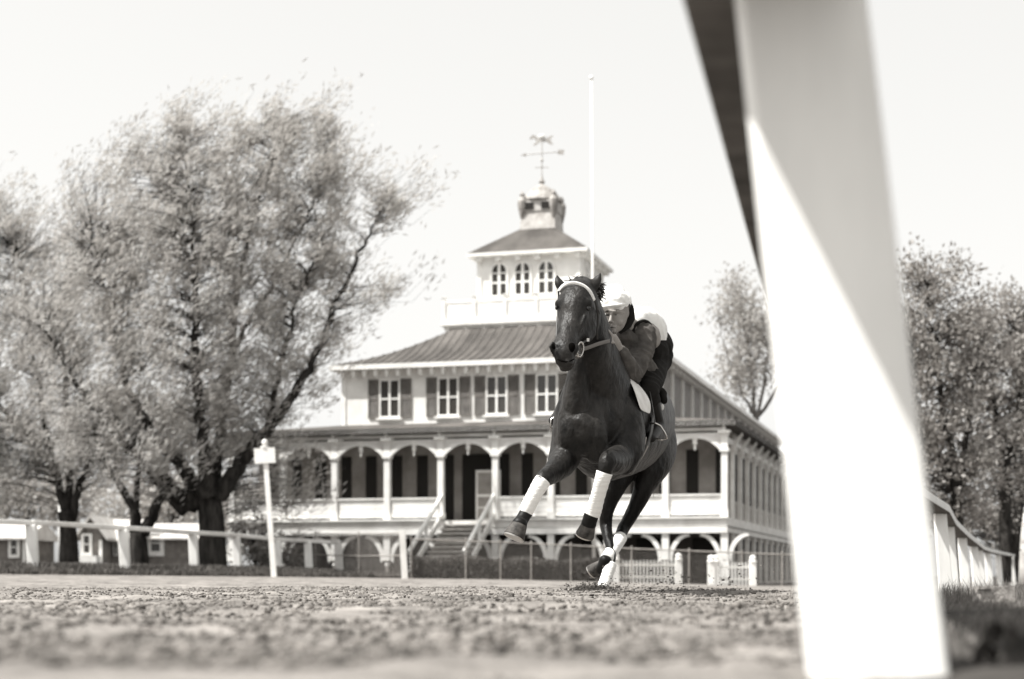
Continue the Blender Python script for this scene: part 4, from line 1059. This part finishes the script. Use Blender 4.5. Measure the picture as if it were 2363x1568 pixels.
# nasal ridge
loft(b, [q(1320, 700, 9.96, .035, .02), q(1311, 740, 9.90, .034, .02), q(1301, 780, 9.82, .030, .018)], side=HS, n=10)
# facial crest
loft(b, [q(1352, 730, 9.93, .014, .02), q(1342, 752, 9.9, .014, .02), q(1334, 768, 9.88, .010, .012)], side=HS, n=8)
# nostril wings, lips, chin
loft(b, [q(1328, 792, 9.83, .012, .012), q(1332, 803, 9.81, .014, .014), q(1324, 818, 9.80, .014, .012), q(1312, 824, 9.79, .012, .012)], side=HS, n=8)
loft(b, [q(1276, 792, 9.78, .010, .012), q(1271, 801, 9.77, .011, .012), q(1277, 815, 9.78, .012, .012), q(1288, 824, 9.78, .012, .012)], side=HS, n=8)
loft(b, [q(1290, 832, 9.80, .03, .025), q(1306, 838, 9.79, .05, .028), q(1320, 832, 9.81, .03, .025)], side=HS, n=10)
loft(b, [q(1298, 846, 9.83, .03, .022), q(1310, 848, 9.82, .035, .024), q(1318, 842, 9.84, .025, .02)], side=HS, n=10)
# ears
for P in ([q(1299, 668, 10.08, .030, .016), q(1291, 655, 10.08, .032, .016), q(1287, 645, 10.09, .022, .012), q(1285, 636, 10.1, .006, .005)],
          [q(1364, 668, 10.14, .036, .018), q(1374, 653, 10.14, .036, .016), q(1382, 641, 10.15, .022, .012), q(1387, 630, 10.16, .006, .005)]):
    loft(b, P, side=(1, 0, 0), n=10)
# forelegs: upper parts
loft(b, [q(1312, 1020, 10.5, .11, .12), q(1304, 1052, 10.42, .105, .11), q(1292, 1076, 10.3, .085, .085), q(1274, 1093, 10.18, .066, .066), q(1258, 1103, 10.06, .053, .056), q(1247, 1118, 10.03, .043, .045), q(1238, 1136, 10.03, .034, .036)], side=SD, n=18)
loft(b, [q(1440, 1025, 10.5, .13, .13), q(1428, 1056, 10.4, .10, .105), q(1414, 1066, 10.2, .075, .08), q(1403, 1064, 10.06, .058, .062), q(1397, 1085, 10.04, .046, .048), q(1391, 1110, 10.07, .036, .038)], side=SD, n=18)
# hind quarters and legs
loft(b, [q(1512, 985, 12.15, .13, .20), q(1520, 1030, 12.0, .135, .20), q(1508, 1075, 11.85, .115, .15), q(1488, 1122, 11.8, .078, .10), q(1468, 1168, 11.82, .056, .068), q(1447, 1206, 11.86, .046, .058), q(1437, 1224, 11.84, .043, .052), q(1428, 1246, 11.76, .035, .038)], side=SD, n=20)
loft(b, [q(1455, 990, 12.1, .13, .20), q(1450, 1040, 11.95, .13, .18), q(1432, 1090, 11.75, .105, .13), q(1414, 1135, 11.7, .074, .09), q(1400, 1180, 11.75, .052, .064), q(1398, 1212, 11.78, .045, .058), q(1403, 1240, 11.7, .036, .042), q(1411, 1275, 11.58, .033, .035), q(1408, 1306, 11.5, .033, .034)], side=SD, n=20)
hb(b)
body = organ('body', b, m_coat, horse, voxel=.0085, smooth=6, fac=.5, folds=.0016, fscale=(17, 13, 9))
# darker points: assign by position (legs below the elbow)

def leg(cannon, past, name):
    bb = MB(); loft(bb, cannon, side=SD, n=16); loft(bb, past, side=SD, n=16); hb(bb)
    return organ(name, bb, m_coat_dk, horse, voxel=.007, smooth=4)
def wrap(rings, lab=None):
    bb = MB(); A = catmull(rings, 5); m = len(A)
    # spiral turns: small alternating steps of radius
    pts_ = [tuple(a[:3]) for a in A]; rad = [a[3] + .0022 * (i % 2) for i, a in enumerate(A)]
    bb.tube(pts_, rad, 24, side=SD); hb(bb)
    o = bb.build('leg_bandage', m_wrap, horse, smooth=True)
    return o
def hoof(c, ax, r, lab=None):
    """c: coronet centre, ax: direction to the sole"""
    ax = Vector(ax).normalized(); L_ = .082
    bb = MB(); c = Vector(c)
    bb.tube([c - ax * .01, c, c + ax * L_ * .5, c + ax * L_, c + ax * (L_ + .004)], [r * .78, r * .84, r * 1.0, r * 1.18, r * 1.05], 20, side=SD); hb(bb)
    h = bb.build('hoof', m_hoof, horse, smooth=True); bevel(h, .004)
    s2 = MB(); s2.tube([c + ax * (L_ + .002), c + ax * (L_ + .011)], [r * 1.14, r * 1.12], 20, side=SD); s2.v = [(p[0] - HO.x, p[1] - HO.y, p[2] - HO.z) for p in s2.v]
    s2.build('horseshoe', m_steel, h)
# right fore (image left)
leg([q(1243, 1125, 10.03, .036), q(1230, 1150, 10.03, .034), q(1217, 1178, 10.04, .036)], [q(1214, 1184, 10.04, .043), q(1208, 1194, 10.02, .041), q(1202, 1204, 10.0, .043), q(1199, 1210, 9.98, .050)], 'lower_leg')
wrap([q(1254, 1108, 10.04, .049), q(1247, 1118, 10.035, .050), q(1232, 1144, 10.03, .046), q(1220, 1168, 10.035, .046), q(1213, 1183, 10.04, .044)])
hoof(W(1199, 1211, 9.98), (-.045, -.02, -.1), .058)
# left fore (image right)
leg([q(1394, 1098, 10.05, .036), q(1380, 1145, 10.12, .034), q(1367, 1186, 10.18, .038)], [q(1364, 1192, 10.18, .049), q(1361, 1201, 10.19, .047), q(1359, 1208, 10.2, .050)], 'lower_leg')
wrap([q(1395, 1091, 10.05, .051), q(1390, 1108, 10.06, .047), q(1379, 1148, 10.12, .044), q(1370, 1178, 10.17, .049), q(1366, 1189, 10.18, .050)])
hoof(W(1359, 1209, 10.2), (-.03, .04, -.09), .052)
# raised hind
leg([q(1428, 1248, 11.74, .037), q(1412, 1274, 11.6, .035), q(1399, 1294, 11.5, .039)], [q(1397, 1294, 11.49, .046), q(1394, 1302, 11.5, .044), q(1391, 1310, 11.52, .044), q(1390, 1317, 11.54, .038)], 'lower_leg')
wrap([q(1433, 1240, 11.77, .046), q(1424, 1254, 11.7, .047), q(1408, 1279, 11.58, .045), q(1399, 1293, 11.5, .047)])
hoof(W(1386, 1305, 11.56), (-.075, .04, -.055), .045)
# supporting hind
leg([q(1408, 1306, 11.5, .034), q(1398, 1335, 11.45, .034), q(1392, 1355, 11.42, .038)], [q(1391, 1358, 11.42, .038), q(1388, 1366, 11.38, .036), q(1386, 1370, 11.34, .045)], 'lower_leg')
wrap([q(1409, 1302, 11.5, .044), q(1404, 1320, 11.47, .042), q(1397, 1341, 11.44, .041), q(1391, 1359, 11.41, .044)])
hoof(W(1386, 1366, 11.34), (-.02, -.04, -.06), .056)

# knee mud on the left foreleg is just coat; eyes, nostrils
def hpart(name, b, m, sm=True, parent=None, **kw):
    hb(b); return b.build(name, m, parent or horse, sm, **kw)
b = MB(); b.ball(W(1284, 711, 9.975), .015, .6, 1, .9); hpart('eye', b, m_eye)
b = MB(); b.ball(W(1357.5, 712, 9.948), .0165, 1.0, .7, .85); hpart('eye', b, m_eye)
Mr = Matrix.Rotation(R(28), 3, 'Y')
b = MB(); b.ball(W(1317, 804, 9.768), .036, .68, .42, 1.0, M=Mr); hpart('nostril', b, m_black)
b = MB(); b.ball(W(1277, 800, 9.752), .020, .45, .5, .95, M=Matrix.Rotation(R(-18), 3, 'Y')); hpart('nostril', b, m_black)
b = MB(); b.tube([W(1286, 830, 9.768), W(1296, 834, 9.752), W(1306, 835.5, 9.750), W(1316, 834, 9.756), W(1325, 829, 9.768)], [.003, .005, .005, .005, .003], 6); hpart('mouth_line', b, m_black)
# mane, forelock
def strands(name, roots, dirs, L_, n, r=.006, grav=-.02):
    b = MB()
    for i in range(n):
        t = rng.random(); k = t * (len(roots) - 1); i0 = min(int(k), len(roots) - 2); fr = k - i0
        p = Vector(roots[i0]).lerp(Vector(roots[i0 + 1]), fr) + Vector(rng.normal(0, .010, 3))
        d = Vector(dirs) + Vector(rng.normal(0, .28, 3)); d.normalize(); l = L_ * rng.uniform(.5, 1.2)
        b.tube([p, p + d * l * .5 + Vector((0, 0, grav * .2)), p + d * l + Vector((rng.normal(0, .012), 0, grav))], [r, r * .8, r * .15], 4)
    return hpart(name, b, m_hair)
strands('mane', [W(1360, 668, 10.24), W(1368, 690, 10.34), W(1376, 720, 10.42), W(1390, 770, 10.54), W(1404, 820, 10.66), W(1414, 850, 10.8)], (.1, .75, -.1), .07, 240)
strands('mane_tuft', [W(1376, 655, 10.2), W(1380, 672, 10.22), W(1380, 692, 10.24)], (.8, .2, .4), .05, 170, r=.0035)
strands('forelock', [W(1322, 652, 10.1), W(1350, 654, 10.12)], (-.2, .3, .35), .045, 220, r=.003, grav=-.008)
strands('tail', [W(1474, 935, 12.62), W(1476, 960, 12.64)], (-.1, .75, -.55), .5, 110, r=.008, grav=-.15)

# bridle
br_ = empty('bridle', (0, 0, 0), parent=horse)
def strap(name, pts_, w, th, m, parent=br_, side=None, n=8):
    A = catmull([tuple(p) for p in pts_], 4); b = MB(); b.tube([tuple(a) for a in A], w / 2, n, flat=th / w, side=side); hb(b); return b.build(name, m, parent, True)
strap('browband', [W(1289, 672, 10.06), W(1298, 661, 10.02), W(1313, 654, 9.99), W(1330, 654, 9.985), W(1348, 661, 9.985), W(1362, 674, 9.99), W(1372, 694, 10.02)], .021, .005, m_whiteb, side=(0, -.3, 1))
strap('cheekpiece', [W(1371, 690, 10.02), W(1378, 714, 10.03), W(1380, 744, 10.05), W(1378, 766, 10.05), W(1379, 784, 10.07)], .012, .006, m_leather, side=(1, -.3, 0))
strap('throat_latch', [W(1377, 708, 10.03), W(1384, 730, 10.15), W(1383, 770, 10.2), W(1370, 790, 10.16)], .012, .006, m_leather, side=(1, -.3, 0))
strap('cheekpiece', [W(1289, 672, 10.05), W(1289, 690, 10.06), W(1286, 735, 10.02), W(1284, 775, 9.93), W(1283, 800, 9.88)], .012, .006, m_leather, side=(1, -.3, 0))
strap('bit_strap', [W(1374, 772, 10.05), W(1362, 783, 10.0), W(1350, 788, 9.94), W(1341, 795, 9.90)], .014, .006, m_leather, side=(0, 0, 1))
b = MB(); b.box((-.008, -.004, -.01), (.008, .004, .01), M=Matrix.Translation(W(1357, 785, 9.955))); hb(b); b.build('buckle', m_steel, br_)
def ring(c, r, rot, t=.0055, sx=.42):
    b = MB(); P = [Vector((math.cos(a) * r * sx, math.cos(a) * r * .35, math.sin(a) * r)) for a in np.linspace(0, 2 * math.pi, 25)]
    b.tube([Vector(c) + rot @ p for p in P], t, 8, caps=False); hb(b); return b.build('bit_ring', m_steel, br_, True)
ring(W(1339, 807, 9.88), .045, Matrix.Rotation(R(8), 3, 'Y'))
ring(W(1277, 809, 9.86), .036, Matrix.Identity(3), sx=.2)
b = MB(); b.tube([W(1334, 812, 9.86), W(1310, 828, 9.80), W(1284, 814, 9.84)], .006, 8); hb(b); b.build('bit_bar', m_steel, br_, True)
strap('rein', [W(1341, 808, 9.89), W(1362, 801, 9.98), W(1384, 793, 10.06), W(1407, 787, 10.22)], .024, .005, m_rein, side=(0, 0, 1))
strap('rein', [W(1277, 812, 9.86), W(1300, 830, 10.0), W(1345, 820, 10.2), W(1388, 796, 10.5), W(1402, 790, 10.55)], .022, .005, m_rein, side=(0, 0, 1))

# saddle, cloth, girth, stirrups
def sheet(name, pts_, th, m, parent=horse, sub=1, **kw):
    """quad strips of points, thickened"""
    nr, nc = len(pts_), len(pts_[0]); b = MB(); V = [Vector(p) for r in pts_ for p in r]
    b.add(V, [(i * nc + j, i * nc + j + 1, (i + 1) * nc + j + 1, (i + 1) * nc + j) for i in range(nr - 1) for j in range(nc - 1)])
    o = hpart(name, b, m, True, parent, **kw)
    s_ = o.modifiers.new('thick', 'SOLIDIFY'); s_.thickness = th; s_.offset = 0
    s2 = o.modifiers.new('sub', 'SUBSURF'); s2.levels = s2.render_levels = 2
    return o
sheet('saddle_cloth', [[W(1436, 862, 10.72), W(1446, 868, 10.62), W(1460, 892, 10.52), W(1470, 922, 10.50), W(1478, 950, 10.48)],
                       [W(1440, 860, 10.8), W(1454, 868, 10.72), W(1476, 895, 10.62), W(1486, 928, 10.60), W(1492, 952, 10.58)],
                       [W(1444, 858, 10.95), W(1464, 878, 10.86), W(1494, 910, 10.74), W(1504, 934, 10.70), W(1501, 960, 10.66)]], .008, m_cloth)
sheet('saddle', [[W(1418, 846, 10.85), W(1438, 850, 10.80), W(1462, 880, 10.72)], [W(1426, 838, 11.05), W(1450, 842, 11.0), W(1486, 885, 10.88)], [W(1434, 846, 11.3), W(1462, 852, 11.25), W(1500, 890, 11.1)]], .03, m_leather)
strap('girth', [W(1508, 960, 10.82), W(1500, 1010, 10.72), W(1482, 1050, 10.68), W(1456, 1095, 10.72)], .07, .012, m_leather, horse, side=(.3, 1, 0))
strap('girth_edge', [W(1491, 1010, 10.62), W(1487, 1026, 10.60), W(1472, 1046, 10.585), W(1456, 1068, 10.60)], .015, .01, m_girth, horse, side=(.3, 1, 0))
strap('girth_edge', [W(1495, 1030, 10.64), W(1484, 1052, 10.62), W(1468, 1074, 10.62), W(1453, 1094, 10.64)], .013, .01, m_girth, horse, side=(.3, 1, 0))
b = MB(); b.tube([W(1500, 978, 10.72), W(1512, 977, 10.70), W(1524, 983, 10.70), W(1534, 998, 10.70), W(1540, 1012, 10.70), W(1528, 1016, 10.72), W(1512, 1012, 10.72)], .006, 8); hpart('stirrup', b, m_steel)
strap('stirrup_leather', [W(1500, 905, 10.75), W(1506, 940, 10.72), W(1512, 978, 10.70)], .022, .006, m_leather, horse, side=(.3, 1, 0))
b = MB(); b.tube([W(1300, 950, 10.85), W(1290, 955, 10.8), W(1272, 968, 10.75), W(1270, 988, 10.75), W(1290, 992, 10.78)], .006, 8); hpart('stirrup', b, m_steel)

# ------------------------------------------------------------------ jockey
m_skin = mat('skin', .25, .6, .2, v2=.32, scale=12, var=.08)
m_cap = mat('cap_cloth', .82, .8, .1, v2=.88, scale=8, var=.04, bump=.25, bscale=16)
m_vest = mat('vest_white', .80, .75, .2, v2=.86, scale=6, var=.05, bump=.3, bscale=10)
m_jack = mat('grey_sleeve', .07, .85, .1, v2=.12, scale=9, var=.2, bump=.5, bscale=12)
m_navy = mat('dark_breeches', .014, .85, .08, bump=.4, bscale=10)
m_boot = mat('riding_boot', .012, .45, .2)
JB = Vector((W(1485, 880, 11.0).x, 11.0, 1.4))
jock = empty('person', tuple(JB), 'jockey in a white cap and white vest crouched low over the racehorse neck', 'person')
def jb(b): b.v = [(p[0] - JB.x, p[1] - JB.y, p[2] - JB.z) for p in b.v]; return b
def jpart(name, b, m, sm=True, parent=None, **kw):
    jb(b); return b.build(name, m, parent or jock, sm, **kw)
X = (1, 0, 0)
b = MB()
# torso, neck, head
loft(b, [q(1500, 835, 11.3, .09, .09), q(1492, 802, 11.2, .095, .08), q(1480, 775, 11.0, .13, .09), q(1462, 760, 10.88, .10, .07), q(1448, 750, 10.8, .055, .055), q(1436, 735, 10.74, .05, .055)], side=X, n=18)
HX = (.97, -.1, -.12)
fx = lambda px, py, d, a, b_=None: q(px, py, d, a, b_)
loft(b, [fx(1422, 690, 10.68, .055, .07), fx(1423, 702, 10.665, .073, .088), fx(1424, 718, 10.655, .077, .09), fx(1423, 734, 10.645, .070, .082), fx(1421, 748, 10.63, .058, .068), fx(1418, 759, 10.615, .038, .045), fx(1417, 765, 10.61, .024, .028)], side=HX, n=22)
FD = 10.565
# brow, nose, cheeks, lips, chin, ears
loft(b, [fx(1397, 720, FD + .012, .010, .010), fx(1408, 719, FD - .002, .012, .010), fx(1424, 719, FD - .004, .012, .010), fx(1438, 722, FD + .02, .010, .010)], side=(0, 0, 1), n=8)
loft(b, [fx(1411, 722, FD - .006, .008, .010), fx(1409.5, 733, FD - .016, .009, .011), fx(1408, 742, FD - .028, .012, .014)], side=X, n=10)
b.ball(W(1404, 744, FD - .008), .009); b.ball(W(1413.5, 744.5, FD - .008), .009)
b.ball(W(1399, 742, FD + .02), .020, 1, .7, 1); b.ball(W(1428, 744, FD + .018), .024, 1, .7, 1)
loft(b, [fx(1406, 754, FD, .006, .006), fx(1413, 753, FD - .009, .008, .007), fx(1422, 755, FD, .006, .006)], side=(0, 0, 1), n=8)
loft(b, [fx(1408, 758, FD + .004, .006, .006), fx(1414, 758.5, FD - .005, .008, .007), fx(1421, 759, FD + .004, .006, .006)], side=(0, 0, 1), n=8)
b.ball(W(1415.5, 764, FD + .01), .018)
b.ball(W(1449, 722, 10.66), .026, .35, .7, 1.1)
# arms: bare under the sleeves, hands out
def arm(sh, el, wr): loft(b, [(*sh, .052, .052), (*(Vector(sh).lerp(Vector(el), .5)), .046, .046), (*el, .042, .042), (*(Vector(el).lerp(Vector(wr), .45)), .038, .038), (*wr, .027, .022)], side=(.5, -.8, 0), n=14)
SHl, ELl, WRl = W(1482, 768, 10.86), W(1458, 862, 10.72), W(1430, 806, 10.48)
SHr, ELr, WRr = W(1432, 772, 11.0), W(1398, 858, 10.9), W(1398, 812, 10.62)
arm(SHl, ELl, WRl); arm(SHr, ELr, WRr)
# left hand: palm and five fingers closing round the rein
loft(b, [q(1430, 806, 10.48, .027, .022), q(1422, 795, 10.40, .036, .020), q(1412, 782, 10.33, .040, .018)], side=(.6, -.1, .8), n=14)
for k, (a0, a1, a2, r) in enumerate([((1408, 772), (1398, 770), (1394, 778), .0095), ((1411, 778), (1400, 777), (1396, 785), .0098), ((1413, 785), (1403, 785), (1399, 792), .0095), ((1416, 791), (1407, 792), (1404, 798), .0085)]):
    d0 = 10.30
    loft(b, [q(*a0, d0, r * 1.1), q(*a1, d0 - .02, r), q(*a2, d0 - .006, r * .85)], side=X, n=8, sub=3)
loft(b, [q(1420, 786, 10.36, .014), q(1408, 770, 10.28, .013), q(1399, 760, 10.25, .0115), q(1393, 752, 10.24, .009)], side=X, n=8, sub=3)
# right hand behind the crest
loft(b, [(*WRr, .026, .02), q(1398, 802, 10.57, .034, .02), q(1398, 794, 10.54, .03, .018)], side=(1, 0, 0), n=12)
for k in range(4): loft(b, [q(1392 + 4 * k, 794, 10.53, .009), q(1391 + 4 * k, 788, 10.50, .009), q(1391 + 4 * k, 792, 10.48, .0075)], side=X, n=8, sub=3)
loft(b, [q(1406, 798, 10.55, .011), q(1407, 789, 10.53, .01), q(1404, 784, 10.51, .008)], side=X, n=8, sub=3)
# legs
HIl, KNl, ANl, TOl = W(1506, 848, 11.25), W(1494, 905, 10.82), W(1520, 982, 11.0), W(1500, 1012, 10.78)
HIr, KNr, ANr, TOr = W(1478, 850, 11.3), W(1322, 905, 10.92), W(1292, 956, 11.0), W(1280, 972, 10.8)
for hi, kn, an, to in ((HIl, KNl, ANl, TOl), (HIr, KNr, ANr, TOr)):
    loft(b, [(*hi, .085, .085), (*hi.lerp(kn, .5), .075, .075), (*kn, .055, .055), (*kn.lerp(an, .35), .052, .052), (*an, .034, .034)], side=X, n=14)
    loft(b, [(*an, .032, .034), (*an.lerp(to, .5), .034, .03), (*to, .036, .024)], side=X, n=12)
jb(b); organ('body', b, m_skin, jock, voxel=.0045, smooth=3, fac=.45)
# eyes and mouth shade
for px in (1402, 1422):
    b = MB(); b.ball(W(px, 727.5, FD - .002 + (.010 if px > 1410 else .014)), .0105, 1.25, .6, .6); e_ = jpart('eye', b, m_eye)
    b = MB(); b.tube([W(px - 6, 720.5, FD + .004), W(px, 718, FD - .012), W(px + 7, 720, FD + .004)], [.002, .0045, .002], 6); jpart('eyebrow', b, m_hair)
b = MB(); b.tube([W(1406, 756, FD - .004), W(1413, 756, FD - .013), W(1421, 757, FD - .004)], [.001, .0026, .001], 6); jpart('mouth_line', b, m_black)
# cap: padded cloth skull cap with short peak, strap, hair
b = MB()
loft(b, [q(1408, 703, 10.63, .07, .06), q(1414, 692, 10.67, .090, .09), q(1419, 684, 10.70, .082, .09), q(1422, 677, 10.73, .05, .06)], side=(.97, -.1, -.12), n=24)
loft(b, [q(1390, 702, 10.60, .03, .04), q(1415, 697, 10.62, .09, .095), q(1440, 694, 10.68, .05, .06)], side=(0, 1, 0), n=20)
b.ball(W(1419, 696, 10.69), .098, 1.02, 1.05, .86)
jb(b); cap = organ('cap', b, m_cap, jock, voxel=.006, smooth=6, folds=.003, fscale=(30, 30, 30))
b = MB(); A = [W(1386, 709, 10.60), W(1398, 707, 10.545), W(1418, 705, 10.53), W(1436, 703, 10.56), W(1448, 700, 10.63)]
b.tube(catmull([tuple(a) for a in A], 4).tolist(), .011, 8); jpart('cap_band', b, m_cap, parent=None)
b = MB(); b.tube([W(1450, 694, 10.68), W(1456, 712, 10.68), W(1457, 735, 10.69), W(1449, 752, 10.68), W(1430, 768, 10.64)], [.012, .021, .026, .023, .013], 8, flat=.6); jpart('chin_strap', b, m_navy)
b = MB(); b.ball(W(1450, 706, 10.69), .045, .35, 1, .8); jpart('hair', b, m_hair)
b = MB(); b.ball(W(1446, 703, 10.655), .016, 1.5, .5, .8, M=Matrix.Rotation(R(25), 3, 'Y')); jpart('goggle_buckle', b, m_rein)
# jacket sleeves and collar
b = MB()
loft(b, [q(1462, 778, 10.9, .08, .09), q(1480, 768, 10.86, .090, .092), q(1486, 792, 10.84, .082, .085), q(1474, 830, 10.78, .076, .078), q(1459, 862, 10.72, .070, .070)], side=(1, 0, 0), n=20)
loft(b, [q(1459, 866, 10.71, .066, .066), q(1448, 846, 10.62, .064, .062), q(1438, 822, 10.53, .050, .048), q(1432, 810, 10.49, .040, .036)], side=(.8, -.5, 0), n=18)
loft(b, [q(1434, 780, 11.0, .08, .08), q(1414, 820, 10.95, .075, .075), q(1400, 856, 10.9, .066, .066), q(1398, 830, 10.75, .055, .055), q(1398, 816, 10.65, .04, .04)], side=X, n=16)
loft(b, [q(1440, 775, 10.75, .06, .05), q(1450, 800, 10.85, .10, .08), q(1462, 840, 10.95, .12, .10), q(1480, 870, 11.05, .13, .10)], side=X, n=18)
jb(b); organ('jacket', b, m_jack, jock, voxel=.0065, smooth=5, folds=.0055, fscale=(24, 24, 34))
# vest over back and shoulder
b = MB()
loft(b, [q(1444, 762, 10.86, .10, .07), q(1460, 746, 10.92, .12, .095), q(1482, 754, 11.06, .14, .105), q(1500, 772, 11.16, .13, .10), q(1506, 784, 11.2, .11, .085)], side=(.8, .2, .5), n=24)
jb(b); organ('vest', b, m_vest, jock, voxel=.0065, smooth=5, folds=.004)
b = MB(); A = [W(1464, 776, 10.78), W(1462, 760, 10.78), W(1472, 746, 10.77), W(1488, 741, 10.79), W(1502, 752, 10.86), W(1505, 776, 10.9), W(1494, 800, 10.88)]
b.tube(catmull([tuple(a) for a in A], 4).tolist(), .011, 8); jpart('armhole_trim', b, m_navy)
# breeches
b = MB()
loft(b, [q(1492, 806, 11.16, .13, .10), q(1509, 800, 11.34, .132, .14), q(1509, 830, 11.34, .125, .135), q(1492, 858, 11.2, .115, .115), q(1480, 872, 11.05, .10, .10)], side=X, n=22)
loft(b, [(*HIl, .105, .11), (*HIl.lerp(KNl, .5), .095, .095), (*KNl, .074, .078), (*KNl.lerp(ANl, .3), .066, .066)], side=X, n=18)
loft(b, [(*HIr, .11, .11), (*HIr.lerp(KNr, .5), .09, .09), (*KNr, .07, .07), (*KNr.lerp(ANr, .4), .06, .06)], side=X, n=18)
loft(b, [q(1528, 905, 10.98, .03, .04), q(1532, 925, 10.95, .022, .03)], side=X, n=10)
loft(b, [q(1456, 880, 10.85, .06, .06), q(1474, 868, 10.95, .09, .08)], side=X, n=12)
jb(b); organ('breeches', b, m_navy, jock, voxel=.0075, smooth=5, folds=.005)
for kn, an, to in ((KNl, ANl, TOl), (KNr, ANr, TOr)):
    b = MB(); loft(b, [(*kn.lerp(an, .3), .064, .064), (*kn.lerp(an, .6), .054, .056), (*an, .044, .046)], side=X, n=16)
    loft(b, [(*an, .044, .046), (*an.lerp(to, .55), .044, .040), (*to, .043, .032)], side=X, n=16); jb(b); organ('boot', b, m_boot, jock, voxel=.007, smooth=4)
b = MB(); b.ball(W(1528, 940, 10.93), .016, .8, .6, 1.4); jpart('boot_cuff', b, m_cloth)
b = MB(); b.ball(W(1450, 867, 10.70), .016, 1, .6, 1); jpart('saddle_button', b, m_whiteb)

# dirt thrown up round the planted hoof
n = 6000
cx0, cy0 = HB.x, 11.2
P = np.stack([rng.normal(0, 1, n) * .085 + W(1370, 1, 11.2).x, cy0 + rng.normal(0, .08, n), np.abs(rng.normal(0, .032, n))], -1)
P[:, 2] += tz(P[:, 0], P[:, 1]) - .01
clods('kicked_dirt', P, .0022 + .005 * rng.random(n) ** 3, m_soil, 'dark tuft of dirt kicked up around the planted hind hoof', 'dirt')
n = 260
P = np.stack([W(1560, 1, 11).x + rng.normal(0, .28, n), 11 + rng.normal(0, .5, n), .02 + np.abs(rng.normal(0, .09, n))], -1)
clods('flying_dirt', P, .003 + .006 * rng.random(n) ** 2, m_clod, 'small crumbs of dirt flying above the track right of the hooves', 'dirt')
